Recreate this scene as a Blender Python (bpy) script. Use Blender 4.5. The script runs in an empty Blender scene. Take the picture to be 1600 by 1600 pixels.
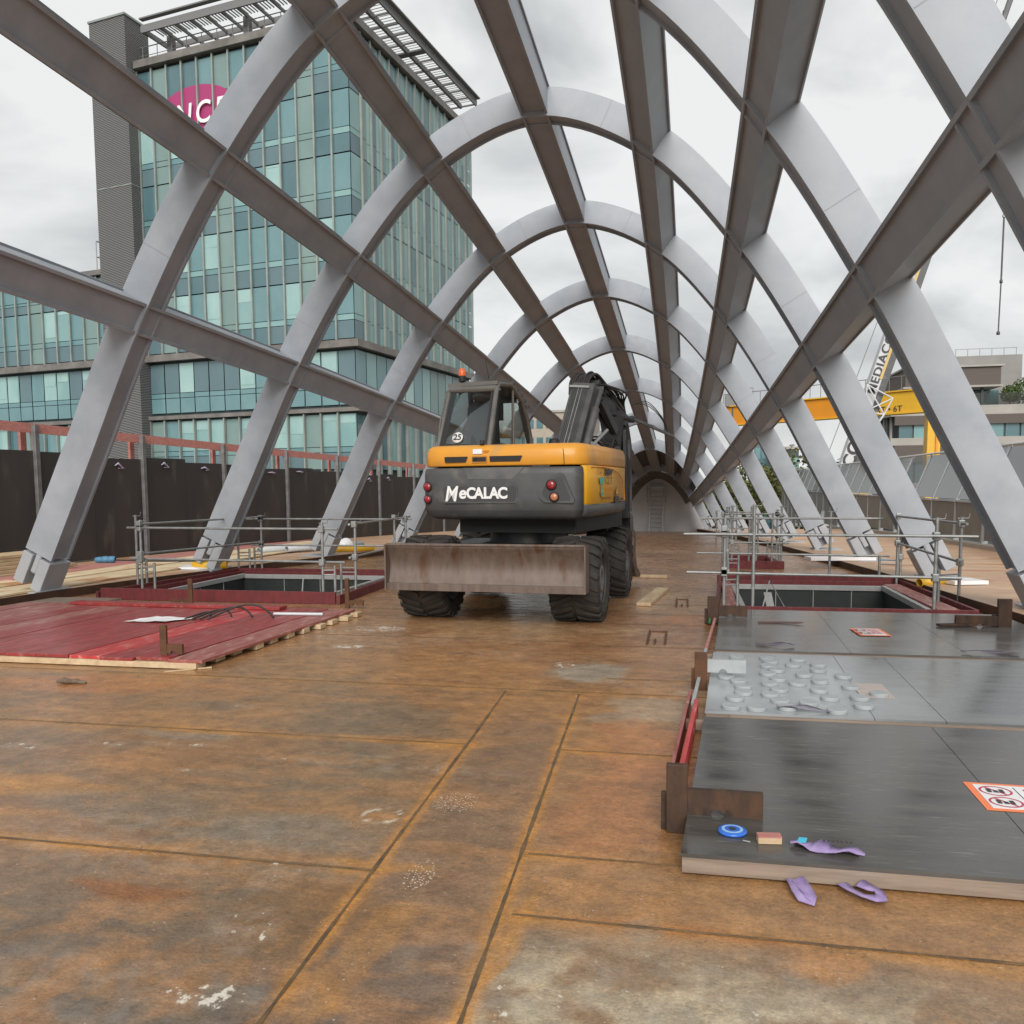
import bpy, bmesh, math, random
import numpy as np
from mathutils import Vector, Matrix
random.seed(7)
sc = bpy.context.scene
COL = sc.collection
R_ = math.radians
PI = math.pi

# ------------------------------------------------------------------ helpers
def lin(r, g, b):
    f = lambda c: (c/255/12.92) if c/255 <= .04045 else ((c/255+.055)/1.055)**2.4
    return (f(r), f(g), f(b), 1)

class MB:
    """collects shapes in world coordinates and links them as one mesh object"""
    def __init__(s): s.v = []; s.f = []; s.m = []; s.sm = []
    def add(s, vs, fs, mi=0, smooth=False):
        n = len(s.v); s.v += [tuple(map(float, v)) for v in vs]
        s.f += [tuple(i+n for i in f) for f in fs]
        s.m += [mi]*len(fs); s.sm += [smooth]*len(fs); return s
    def box(s, x0, x1, y0, y1, z0, z1, mi=0):
        v = [(x, y, z) for z in (z0, z1) for y in (y0, y1) for x in (x0, x1)]
        return s.add(v, [(0,2,3,1),(4,5,7,6),(0,1,5,4),(1,3,7,5),(3,2,6,7),(2,0,4,6)], mi)
    def obox(s, o, a, b, c, mi=0):
        """box from corner o with edge vectors a,b,c"""
        o, a, b, c = map(Vector, (o, a, b, c))
        v = [o, o+a, o+b, o+a+b, o+c, o+a+c, o+b+c, o+a+b+c]
        return s.add(v, [(0,2,3,1),(4,5,7,6),(0,1,5,4),(1,3,7,5),(3,2,6,7),(2,0,4,6)], mi)
    def bar(s, p, q, w, h, up=(0,0,1), mi=0):
        """rectangular bar between p and q (w sideways, h along up)"""
        p, q, up = Vector(p), Vector(q), Vector(up)
        d = (q-p).normalized(); sd = d.cross(up).normalized(); u = sd.cross(d).normalized()
        return s.obox(p - sd*w/2 - u*h/2, q-p, sd*w, u*h, mi)
    def prism(s, pts, vec, mi=0, smooth=False):
        n = len(pts); vec = Vector(vec)
        a = [Vector(p) for p in pts]; b = [p+vec for p in a]
        s.add(a+b, [tuple(reversed(range(n))), tuple(range(n, 2*n))], mi)
        s.add(a+b, [(i, (i+1) % n, (i+1) % n+n, i+n) for i in range(n)], mi, smooth)
        return s
    def tube(s, pts, r, n=8, mi=0, smooth=True, cap=True):
        pts = [Vector(p) for p in pts]; rings = []
        rr = r if isinstance(r, (list, tuple)) else [r]*len(pts)
        ref = None
        for i, p in enumerate(pts):
            d = (pts[min(i+1, len(pts)-1)] - pts[max(i-1, 0)]).normalized()
            if ref is None: ref = Vector((0,0,1)) if abs(d.z) < .9 else Vector((1,0,0))
            a = d.cross(ref).normalized(); b = a.cross(d).normalized(); ref = b
            rings.append([p + (a*math.cos(2*PI*k/n) + b*math.sin(2*PI*k/n))*rr[i] for k in range(n)])
        vs = [v for rg in rings for v in rg]
        fs = [(i*n+k, i*n+(k+1) % n, (i+1)*n+(k+1) % n, (i+1)*n+k) for i in range(len(pts)-1) for k in range(n)]
        s.add(vs, fs, mi, smooth)
        if cap: s.add(rings[0]+rings[-1], [tuple(range(n)), tuple(reversed(range(n, 2*n)))], mi)
        return s
    def lathe(s, prof, o, axis, n=24, mi=0, smooth=True):
        """prof: list of (r, h) along axis from o"""
        o, ax = Vector(o), Vector(axis).normalized()
        ref = Vector((0,0,1)) if abs(ax.z) < .9 else Vector((1,0,0))
        a = ax.cross(ref).normalized(); b = ax.cross(a).normalized()
        vs = [o + ax*h + (a*math.cos(2*PI*k/n)+b*math.sin(2*PI*k/n))*r for r, h in prof for k in range(n)]
        fs = [(i*n+k, i*n+(k+1) % n, (i+1)*n+(k+1) % n, (i+1)*n+k) for i in range(len(prof)-1) for k in range(n)]
        return s.add(vs, fs, mi, smooth)
    def sweep(s, pts, nv, bv, prof, mi=0, cap=True, fmat=None):
        """sweep closed profile [(b,n)] along pts with frames"""
        k = len(prof); vs = []
        for i, p in enumerate(pts):
            p = Vector(p); n_ = Vector(nv[i]); b_ = Vector(bv[i])
            vs += [p + b_*b + n_*n for b, n in prof]
        for i in range(len(pts)-1):
            for j in range(k):
                q = (j+1) % k
                s.add([vs[i*k+j], vs[i*k+q], vs[(i+1)*k+q], vs[(i+1)*k+j]], [(0,1,2,3)], mi if fmat is None else fmat[j])
        if cap:
            s.add(vs[:k], [tuple(range(k))], mi); s.add(vs[-k:], [tuple(reversed(range(k)))], mi)
        return s
    def build(s, name, mats, parent=None, bevel=0, merge=False):
        me = bpy.data.meshes.new(name)
        org = parent_org(parent) if parent is not None else Vector((0,0,0))
        if parent is None and s.v:
            a = np.array(s.v); org = Vector(((a[:,0].min()+a[:,0].max())/2, (a[:,1].min()+a[:,1].max())/2, a[:,2].min()))
        me.from_pydata([(v[0]-org.x, v[1]-org.y, v[2]-org.z) for v in s.v], [], s.f)
        if not isinstance(mats, (list, tuple)): mats = [mats]
        for m in mats: me.materials.append(m)
        me.polygons.foreach_set('material_index', s.m); me.polygons.foreach_set('use_smooth', s.sm)
        me.update()
        bm = bmesh.new(); bm.from_mesh(me)
        if merge: bmesh.ops.remove_doubles(bm, verts=bm.verts, dist=1e-4)
        bmesh.ops.recalc_face_normals(bm, faces=bm.faces); bm.to_mesh(me); bm.free()
        o = bpy.data.objects.new(name, me); COL.objects.link(o)
        if parent is not None: o.parent = parent
        else: o.location = org
        ORG[o.name] = org.copy()
        if bevel:
            b = o.modifiers.new('bevel', 'BEVEL'); b.width = bevel; b.segments = 2; b.limit_method = 'ANGLE'; b.angle_limit = R_(40)
        return o
ORG = {}
def parent_org(p): return ORG[p.name]
def tag(o, label=None, cat=None, group=None, kind=None):
    if label: o['label'] = label
    if cat: o['category'] = cat
    if group: o['group'] = group
    if kind: o['kind'] = kind
    return o
def thing(name, loc, label, cat, group=None):
    o = bpy.data.objects.new(name, None); COL.objects.link(o); o.location = loc; o.empty_display_size = .2
    ORG[o.name] = Vector(loc)
    return tag(o, label, cat, group)
def copy_tree(root, loc, label, group=None, rotz=None):
    c = root.copy(); COL.objects.link(c); c.location = loc
    if rotz is not None: c.rotation_euler = (0, 0, rotz)
    c['label'] = label
    if group: c['group'] = group
    ORG[c.name] = Vector(loc)
    for ch in list(root.children):
        d = ch.copy(); COL.objects.link(d); d.parent = c
        for g in ch.children:
            e = g.copy(); COL.objects.link(e); e.parent = d
    return c
def text(name, body, mat, M, size, parent, ext=.004, sx=1., shear=0., spacing=1., align='CENTER', mi=None, offset=0.):
    cu = bpy.data.curves.new(name, 'FONT'); cu.body = body; cu.size = size; cu.extrude = ext
    cu.align_x = align; cu.align_y = 'CENTER'; cu.shear = shear; cu.space_character = spacing; cu.offset = offset; cu.resolution_u = 4
    to = bpy.data.objects.new(name, cu); COL.objects.link(to)
    bpy.context.view_layer.update()
    me = bpy.data.meshes.new_from_object(to.evaluated_get(bpy.context.evaluated_depsgraph_get()))
    bpy.data.objects.remove(to); bpy.data.curves.remove(cu)
    org = parent_org(parent)
    me.transform(Matrix.Translation(-org) @ M @ Matrix.Diagonal((sx, 1, 1, 1)))
    me.materials.clear(); me.materials.append(mat); me.name = name
    o = bpy.data.objects.new(name, me); COL.objects.link(o); o.parent = parent; ORG[o.name] = org
    return o
def frame(o, right, up):
    r = Vector(right).normalized(); u = Vector(up).normalized(); n = r.cross(u).normalized(); u = n.cross(r)
    M = Matrix((r, u, n)).transposed().to_4x4(); M.translation = Vector(o); return M

# ------------------------------------------------------------------ materials
def mat(name, col, rough=.5, metal=0, var=None, vscale=3., bump=0., bscale=60., rvar=0., stretch=None, spec=.5, detail=5, coat=0., var2=None, v2scale=20.):
    """principled with noise driven colour, roughness and bump"""
    m = bpy.data.materials.new(name); m.use_nodes = True; nt = m.node_tree; N = nt.nodes; L = nt.links
    b = N['Principled BSDF']; b.inputs['Roughness'].default_value = rough; b.inputs['Metallic'].default_value = metal
    b.inputs['Specular IOR Level'].default_value = spec
    b.inputs['Base Color'].default_value = col
    if coat: b.inputs['Coat Weight'].default_value = coat; b.inputs['Coat Roughness'].default_value = .12
    tc = N.new('ShaderNodeTexCoord'); mp = N.new('ShaderNodeMapping'); L.new(tc.outputs['Object'], mp.inputs[0])
    if stretch: mp.inputs['Scale'].default_value = stretch
    last = None
    if var is not None:
        no = N.new('ShaderNodeTexNoise'); no.inputs['Scale'].default_value = vscale; no.inputs['Detail'].default_value = detail; no.inputs['Roughness'].default_value = .62
        L.new(mp.outputs[0], no.inputs[0])
        rp = N.new('ShaderNodeValToRGB'); rp.color_ramp.elements[0].position = .35; rp.color_ramp.elements[1].position = .68
        rp.color_ramp.elements[0].color = col; rp.color_ramp.elements[1].color = var
        L.new(no.outputs['Fac'], rp.inputs[0]); last = rp.outputs[0]
        if var2 is not None:
            n2 = N.new('ShaderNodeTexNoise'); n2.inputs['Scale'].default_value = v2scale; n2.inputs['Detail'].default_value = 6
            L.new(mp.outputs[0], n2.inputs[0])
            r2 = N.new('ShaderNodeValToRGB'); r2.color_ramp.elements[0].position = .56; r2.color_ramp.elements[1].position = .66
            r2.color_ramp.elements[0].color = (0,0,0,1); r2.color_ramp.elements[1].color = (1,1,1,1)
            L.new(n2.outputs['Fac'], r2.inputs[0])
            mx = N.new('ShaderNodeMixRGB'); mx.inputs[2].default_value = var2; L.new(r2.outputs[0], mx.inputs[0]); L.new(last, mx.inputs[1]); last = mx.outputs[0]
        L.new(last, b.inputs['Base Color'])
        if rvar:
            mr = N.new('ShaderNodeMapRange'); mr.inputs['To Min'].default_value = rough-rvar; mr.inputs['To Max'].default_value = rough+rvar
            mr.inputs['From Min'].default_value = .3; mr.inputs['From Max'].default_value = .7
            L.new(no.outputs['Fac'], mr.inputs['Value']); L.new(mr.outputs[0], b.inputs['Roughness'])
    if bump:
        nb = N.new('ShaderNodeTexNoise'); nb.inputs['Scale'].default_value = bscale; nb.inputs['Detail'].default_value = 4; L.new(mp.outputs[0], nb.inputs[0])
        bp = N.new('ShaderNodeBump'); bp.inputs['Strength'].default_value = bump; bp.inputs['Distance'].default_value = .01
        L.new(nb.outputs['Fac'], bp.inputs['Height']); L.new(bp.outputs[0], b.inputs['Normal'])
    return m
def glass(name, tint, rough=.02, alpha=.35, refl=.9):
    m = bpy.data.materials.new(name); m.use_nodes = True; nt = m.node_tree; N = nt.nodes; L = nt.links
    N.remove(N['Principled BSDF']); out = N['Material Output']
    tr = N.new('ShaderNodeBsdfTransparent'); tr.inputs[0].default_value = tint
    gl = N.new('ShaderNodeBsdfGlossy'); gl.inputs['Roughness'].default_value = rough; gl.inputs[0].default_value = (refl,)*3+(1,)
    fr = N.new('ShaderNodeFresnel'); fr.inputs[0].default_value = 1.5
    ad = N.new('ShaderNodeMath'); ad.operation = 'ADD'; ad.inputs[1].default_value = alpha; L.new(fr.outputs[0], ad.inputs[0])
    mx = N.new('ShaderNodeMixShader'); L.new(ad.outputs[0], mx.inputs[0]); L.new(tr.outputs[0], mx.inputs[1]); L.new(gl.outputs[0], mx.inputs[2])
    L.new(mx.outputs[0], out.inputs[0]); return m

M = {}
M['arch'] = mat('arch_paint', (.29,.315,.35,1), .46, 0, (.37,.392,.425,1), 1.9, .06, 120, .08, detail=10, spec=.35, coat=.06)
M['arch_shoe'] = mat('shoe_paint', (.34,.355,.38,1), .45, 0, (.40,.415,.44,1), 3, .05, 60)
M['weldgrey'] = mat('painted_weld', (.27,.29,.32,1), .5)
M['roofplate'] = mat('roof_plate_paint', (.13,.125,.12,1), .6, 0, (.17,.165,.16,1), 2)
M['wall'] = mat('end_wall_board', (.56,.56,.57,1), .7, 0, (.62,.62,.63,1), 1.5)
M['rust'] = mat('rusty_steel', (.075,.035,.018,1), .75, .2, (.16,.07,.03,1), 5, .3, 40)
M['rust_dark'] = mat('rusty_kerb_steel', (.045,.022,.014,1), .7, .2, (.09,.045,.025,1), 2.5, .25, 30)
M['weld'] = mat('weld_bead', (.085,.058,.036,1), .7, .1, (.20,.125,.055,1), 9, .5, 200)
M['redwood'] = mat('red_stained_plank', lin(158,56,56), .40, 0, lin(122,50,48), 5, .12, 90, .1, (3,.5,3), var2=lin(150,92,84), v2scale=7)
M['redwood2'] = mat('bright_red_plank', lin(196,62,62), .38, 0, lin(160,54,54), 5, .12, 90, .1, (3,.5,3), var2=lin(196,130,122), v2scale=7)
M['redwood3'] = mat('worn_brown_red_plank', lin(158,98,90), .45, 0, lin(136,70,66), 5, .12, 90, .1, (3,.5,3), var2=lin(186,146,130), v2scale=7)
M['rimwood'] = mat('dark_red_rim_board', lin(112,38,42), .6, 0, lin(84,32,34), 5, .15, 90, .1, (3,3,.8))
M['pinkwood'] = mat('faded_pink_board', lin(165,105,98), .7, 0, lin(185,130,120), 6, .1, 80, 0, (.6,3,3))
M['wood'] = mat('raw_timber', lin(176,150,118), .7, 0, lin(205,182,148), 4, .15, 80, 0, (2.5,.6,2.5))
M['ply'] = mat('pale_plywood', lin(196,172,135), .65, 0, lin(222,205,172), 1.6, .08, 60, 0, (1.5,.5,1.5), var2=lin(178,120,75), v2scale=1.2)
M['plyedge'] = mat('plywood_edge', lin(122,106,94), .75, 0, lin(146,130,116), 6, .2, 80, 0, (.4,3,6))
M['woodbrown'] = mat('brown_bracket_wood', lin(48,34,24), .7, 0, lin(80,54,35), 9, .35, 60, 0, (1,1,.4), var2=lin(44,32,26), v2scale=14)
M['blackply'] = mat('black_film_plywood', lin(38,36,35), .5, 0, lin(56,50,47), .8, .05, 30, .1, (1,1,.3), var2=lin(66,60,56), v2scale=3)
M['galv'] = mat('galvanised_tube', (.27,.28,.275,1), .45, .5, (.40,.41,.40,1), 9, .1, 60, .08)
M['galv_dark'] = mat('galvanised_post', (.14,.14,.14,1), .55, .5, (.22,.22,.22,1), 4)
M['black'] = mat('black_matte', (.012,.012,.013,1), .6)
M['blackgloss'] = mat('black_semi_gloss', (.02,.02,.022,1), .35, 0, (.035,.035,.037,1), 6)
M['pit'] = mat('pit_wall_sheet', lin(44,48,48), .5, .2, lin(60,64,63), 1.5, .05, 20)
M['rimgrey'] = mat('pit_rim_angle', (.42,.42,.41,1), .5, .2, (.34,.34,.33,1), 5)
M['yellow'] = mat('machine_yellow_paint', (.72,.315,.022,1), .40, 0, (.64,.285,.035,1), 2.4, .03, 60, .08, coat=.15, var2=(.52,.27,.07,1), v2scale=2.2)
M['yellow2'] = mat('decal_yellow', (.72,.36,.012,1), .4)
M['charcoal'] = mat('machine_charcoal_paint', (.056,.058,.060,1), .48, 0, (.082,.082,.082,1), 2.6, .08, 120, .08, var2=(.12,.115,.105,1), v2scale=3.5)
M['charcoal_d'] = mat('machine_recess_paint', (.042,.043,.045,1), .5)
M['boom'] = mat('boom_dark_paint', (.06,.062,.065,1), .45, .1, (.11,.11,.112,1), 5, .1, 40, .1)
M['cabframe'] = mat('cab_frame_paint', (.10,.096,.088,1), .45, 0, (.14,.132,.12,1), 4)
M['rubber'] = mat('tyre_rubber', (.018,.017,.016,1), .8, 0, (.045,.038,.032,1), 5, .3, 50)
M['rim'] = mat('wheel_rim_paint', (.10,.10,.10,1), .5, .2, (.16,.15,.14,1), 6)
M['blade'] = mat('worn_blade_steel', lin(92,78,70), .5, .25, lin(116,102,92), 2.2, .2, 70, .1, (5,5,1.0), var2=lin(86,62,46), v2scale=1.1)
M['white'] = mat('white_paint', (.75,.75,.74,1), .5)
M['redlens'] = mat('red_lens', (.28,.012,.02,1), .12, coat=.6)
M['amberlens'] = mat('amber_lens', (.45,.17,.08,1), .15, coat=.6)
M['orange'] = mat('orange_beacon_plastic', (.72,.13,.03,1), .3)
M['cabglass'] = glass('cab_glass', (.72,.80,.79,1), .01, .05)
M['balglass'] = glass('balustrade_glass', (.55,.56,.52,1), .10, .12, .30)
M['seat'] = mat('seat_fabric', (.05,.055,.065,1), .8)
M['balpost'] = mat('balustrade_post_paint', (.34,.36,.38,1), .5, .2, (.42,.44,.46,1), 3)
M['balpanel'] = mat('balustrade_lower_panel', lin(112,106,98), .6, 0, lin(122,116,106), 2)
M['cladding'] = mat('terracotta_grey_cladding', lin(150,140,126), .7, 0, lin(165,155,142), 2)
M['orangetape'] = mat('orange_tape', (.85,.22,.08,1), .5)
M['paper'] = mat('laminated_sheet', (.78,.77,.77,1), .3)
M['signred'] = mat('sign_red_ink', (.50,.05,.10,1), .5)
M['ink'] = mat('black_ink', (.03,.03,.035,1), .5)
M['purple'] = mat('purple_sling_webbing', lin(160,142,182), .75, 0, lin(136,116,162), 20, .3, 300)
M['blue'] = mat('blue_plastic', (.03,.14,.55,1), .25)
M['cyan'] = mat('cyan_tag', (.05,.45,.62,1), .4)
M['pvcgrey'] = mat('grey_pvc_pipe', (.50,.52,.54,1), .35)
M['pvcyellow'] = mat('yellow_plastic_pipe', (.72,.42,.03,1), .4)
M['cable'] = mat('rubber_cable', (.03,.026,.024,1), .6)
M['craneyellow'] = mat('crane_yellow_paint', (.72,.42,.02,1), .5, 0, (.62,.35,.03,1), .6)
M['craneorange'] = mat('crane_orange_paint', (.70,.27,.015,1), .5, 0, (.62,.24,.02,1), .6)
M['cranewhite'] = mat('crane_white_paint', (.55,.56,.57,1), .5, 0, (.48,.49,.5,1), .6)
M['concrete'] = mat('grey_concrete', lin(128,126,122), .8, 0, lin(142,140,136), .5)
M['slab'] = mat('pale_slab', lin(150,146,140), .8, 0, lin(165,160,153), .5)
M['brownclad'] = mat('brown_cladding', lin(86,78,72), .7)
M['leaf'] = mat('leaf_green', (.045,.085,.018,1), .6, 0, (.10,.13,.03,1), .6)
M['leaf2'] = mat('leaf_olive', (.075,.09,.02,1), .6, 0, (.13,.13,.035,1), .6)
M['bark'] = mat('tree_bark', (.08,.06,.045,1), .9)
# facade glass variants
def facade(name, a, b, rough=.09, lines=0):
    m = mat(name, a, rough, .0, b, .5, 0, 1, .05, (1,1,.6), spec=.8, detail=4)
    return m
M['fg'] = [facade('teal_glass', lin(92,126,130), lin(104,138,142)), facade('dark_teal_glass', lin(72,102,108), lin(84,114,120)),
           facade('light_teal_glass', lin(114,150,150), lin(130,164,162)), facade('ribbed_sage_panel', lin(108,132,130), lin(116,140,136), .4),
           facade('slate_panel', lin(84,108,114), lin(90,114,120), .35), facade('blind_glass', lin(152,182,178), lin(130,165,164), .2)]
M['fin'] = mat('facade_fin', lin(128,136,132), .5, .1, lin(148,156,150), .8)
M['cornice'] = mat('facade_cornice', lin(96,92,88), .5, .1, lin(126,122,118), 1.)
M['mullion'] = mat('dark_mullion', lin(52,66,68), .5)
M['fasciagrey'] = mat('canopy_steel', lin(112,112,112), .5)
M['magenta'] = mat('magenta_film', lin(158,52,104), .4); M['purplefilm'] = mat('purple_film', lin(120,44,98), .35)

# louvred tower cladding with wave stripes
def louvre_mat():
    m = bpy.data.materials.new('louvre_cladding'); m.use_nodes = True; N = m.node_tree.nodes; L = m.node_tree.links
    b = N['Principled BSDF']; b.inputs['Roughness'].default_value = .6
    tc = N.new('ShaderNodeTexCoord'); mp = N.new('ShaderNodeMapping'); L.new(tc.outputs['Object'], mp.inputs[0])
    mp.inputs['Rotation'].default_value = (0, R_(6), 0)
    w = N.new('ShaderNodeTexWave'); w.bands_direction = 'Z'; w.inputs['Scale'].default_value = 3.2; w.inputs['Distortion'].default_value = .6
    w.inputs['Detail'].default_value = 0; L.new(mp.outputs[0], w.inputs[0])
    rp = N.new('ShaderNodeValToRGB'); rp.color_ramp.elements[0].color = lin(80,80,81); rp.color_ramp.elements[1].color = lin(128,128,127)
    L.new(w.outputs[0], rp.inputs[0]); L.new(rp.outputs[0], b.inputs['Base Color'])
    bp = N.new('ShaderNodeBump'); bp.inputs['Distance'].default_value = .05; L.new(w.outputs[0], bp.inputs['Height']); L.new(bp.outputs[0], b.inputs['Normal'])
    return m
M['louvre'] = louvre_mat()

def panel_mat(name, base, var, spray=None):
    """film-faced plywood; optional overspray around the discs (object space of the panel = world offset)"""
    m = bpy.data.materials.new(name); m.use_nodes = True; N = m.node_tree.nodes; L = m.node_tree.links
    b = N['Principled BSDF']; b.inputs['Specular IOR Level'].default_value = .55
    g = N.new('ShaderNodeNewGeometry')
    mp = N.new('ShaderNodeMapping'); mp.inputs['Scale'].default_value = (.5, 3.5, 1); L.new(g.outputs['Position'], mp.inputs[0])
    no = N.new('ShaderNodeTexNoise'); no.inputs['Scale'].default_value = 1.6; no.inputs['Detail'].default_value = 7; no.inputs['Roughness'].default_value = .6; L.new(mp.outputs[0], no.inputs[0])
    rp = N.new('ShaderNodeValToRGB'); rp.color_ramp.elements[0].position = .36; rp.color_ramp.elements[1].position = .7
    rp.color_ramp.elements[0].color = base; rp.color_ramp.elements[1].color = var; L.new(no.outputs['Fac'], rp.inputs[0])
    last = rp.outputs[0]
    rr = N.new('ShaderNodeMapRange'); rr.inputs['From Min'].default_value = .35; rr.inputs['From Max'].default_value = .7
    rr.inputs['To Min'].default_value = .15; rr.inputs['To Max'].default_value = .27; L.new(no.outputs['Fac'], rr.inputs['Value'])
    # fine pale scratches and specks
    ms = N.new('ShaderNodeMapping'); ms.inputs['Scale'].default_value = (6, 60, 1); ms.inputs['Rotation'].default_value = (0,0,R_(12)); L.new(g.outputs['Position'], ms.inputs[0])
    ns = N.new('ShaderNodeTexNoise'); ns.inputs['Scale'].default_value = 1.; ns.inputs['Detail'].default_value = 5; L.new(ms.outputs[0], ns.inputs[0])
    rs = N.new('ShaderNodeValToRGB'); rs.color_ramp.elements[0].position = .60; rs.color_ramp.elements[1].position = .74; rs.color_ramp.elements[1].color = (.35,.35,.35,1); L.new(ns.outputs['Fac'], rs.inputs[0])
    mx = N.new('ShaderNodeMixRGB'); mx.inputs[2].default_value = lin(150,148,142); L.new(rs.outputs[0], mx.inputs[0]); L.new(last, mx.inputs[1]); last = mx.outputs[0]
    if spray:
        cx, cy, rx, ry, col = spray
        sx = N.new('ShaderNodeMapping'); sx.vector_type = 'POINT'; sx.inputs['Location'].default_value = (-cx/rx, -cy/ry, 0); sx.inputs['Scale'].default_value = (1/rx, 1/ry, 0); L.new(g.outputs['Position'], sx.inputs[0])
        ln = N.new('ShaderNodeVectorMath'); ln.operation = 'LENGTH'; L.new(sx.outputs[0], ln.inputs[0])
        nn = N.new('ShaderNodeTexNoise'); nn.inputs['Scale'].default_value = 3.5; nn.inputs['Detail'].default_value = 6; L.new(g.outputs['Position'], nn.inputs[0])
        ad = N.new('ShaderNodeMath'); ad.operation = 'MULTIPLY_ADD'; ad.inputs[1].default_value = .5; L.new(nn.outputs['Fac'], ad.inputs[0]); L.new(ln.outputs['Value'], ad.inputs[2])
        mr = N.new('ShaderNodeMapRange'); mr.inputs['From Min'].default_value = .85; mr.inputs['From Max'].default_value = 1.6; mr.inputs['To Min'].default_value = 1; mr.inputs['To Max'].default_value = 0; L.new(ad.outputs[0], mr.inputs['Value'])
        m2 = N.new('ShaderNodeMixRGB'); m2.inputs[2].default_value = col; L.new(mr.outputs[0], m2.inputs[0]); L.new(last, m2.inputs[1]); last = m2.outputs[0]
    L.new(last, b.inputs['Base Color']); L.new(rr.outputs[0], b.inputs['Roughness'])
    nb = N.new('ShaderNodeTexNoise'); nb.inputs['Scale'].default_value = 2.2; nb.inputs['Detail'].default_value = 5; L.new(g.outputs['Position'], nb.inputs[0])
    bp = N.new('ShaderNodeBump'); bp.inputs['Strength'].default_value = .10; bp.inputs['Distance'].default_value = .02; L.new(nb.outputs['Fac'], bp.inputs['Height']); L.new(bp.outputs[0], b.inputs['Normal'])
    return m
M['panel1'] = panel_mat('dark_panel_film', lin(60,58,56), lin(88,85,80))
M['panel2'] = panel_mat('sprayed_panel_film', lin(100,103,104), lin(124,126,125), (.62, 6.9, .9, 1.5, lin(162,167,169)))
M['panel3'] = panel_mat('grey_panel_film', lin(86,85,83), lin(110,108,104))
M['disc'] = mat('sprayed_disc_paint', lin(164,169,170), .55, 0, lin(150,155,157), 9, .15, 200)

# ------------------------------------------------------------------ camera, world, light
F = 1310.0; PPY = 862.079
Rm = [[0.97928205, -0.00927067, 0.20228871], [-0.00704423, 0.99678738, 0.07978288], [-0.20237848, -0.07955491, 0.97607068]]
# rows are camera right, up, forward expressed in (x, z, y) world order
cam = bpy.data.cameras.new('camera'); co = bpy.data.objects.new('camera', cam); COL.objects.link(co); sc.camera = co
r = Vector((Rm[0][0], Rm[0][2], Rm[0][1])); u = Vector((Rm[1][0], Rm[1][2], Rm[1][1])); f = Vector((Rm[2][0], Rm[2][2], Rm[2][1]))
mw = Matrix((r, u, -f)).transposed().to_4x4(); mw.translation = (0, 0, 1.65); co.matrix_world = mw
cam.sensor_width = 36; cam.lens = 36*F/1600; cam.shift_y = (PPY-800)/1600; cam.clip_end = 3000; cam.clip_start = .05

w = bpy.data.worlds.new('World'); sc.world = w; w.use_nodes = True; N = w.node_tree.nodes; L = w.node_tree.links
bg = N['Background']; sky = N.new('ShaderNodeTexSky'); sky.sky_type = 'NISHITA'; sky.sun_disc = False
SUN_EL, SUN_AZ = 31, 172
sky.sun_elevation = R_(SUN_EL); sky.sun_rotation = R_(SUN_AZ); sky.air_density = 1.; sky.dust_density = 3
tc = N.new('ShaderNodeTexCoord'); mp = N.new('ShaderNodeMapping'); mp.inputs['Scale'].default_value = (1, 1, 2.0); L.new(tc.outputs['Generated'], mp.inputs[0])
no = N.new('ShaderNodeTexNoise'); no.inputs['Scale'].default_value = 2.6; no.inputs['Detail'].default_value = 9; no.inputs['Roughness'].default_value = .52; no.inputs['Distortion'].default_value = .35; L.new(mp.outputs[0], no.inputs[0])
rp = N.new('ShaderNodeValToRGB'); e = rp.color_ramp.elements; e[0].position = .36; e[0].color = (4.9,5.05,5.15,1); e[1].position = .56; e[1].color = (8.6,8.7,8.6,1)
L.new(no.outputs['Fac'], rp.inputs[0])
mx = N.new('ShaderNodeMixRGB'); mx.inputs[0].default_value = .93; L.new(sky.outputs[0], mx.inputs[1]); L.new(rp.outputs[0], mx.inputs[2])
L.new(mx.outputs[0], bg.inputs[0]); bg.inputs[1].default_value = .105
sl = bpy.data.lights.new('sun', 'SUN'); sl.energy = 3.3; sl.angle = R_(40); sl.color = (1, .97, .93); so = bpy.data.objects.new('sun', sl); COL.objects.link(so)
az = R_(SUN_AZ); d = Vector((math.sin(az)*math.cos(R_(SUN_EL)), math.cos(az)*math.cos(R_(SUN_EL)), math.sin(R_(SUN_EL))))
so.rotation_euler = d.to_track_quat('Z', 'Y').to_euler()
sc.view_settings.view_transform = 'Standard'; sc.view_settings.look = 'None'; sc.view_settings.exposure = 0; sc.view_settings.gamma = 1

# ------------------------------------------------------------------ deck geometry
CK = -0.000421681
def zc(y): return CK*y*y
def on(x, y, h=0.): return (x, y, zc(y)+h)

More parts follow.
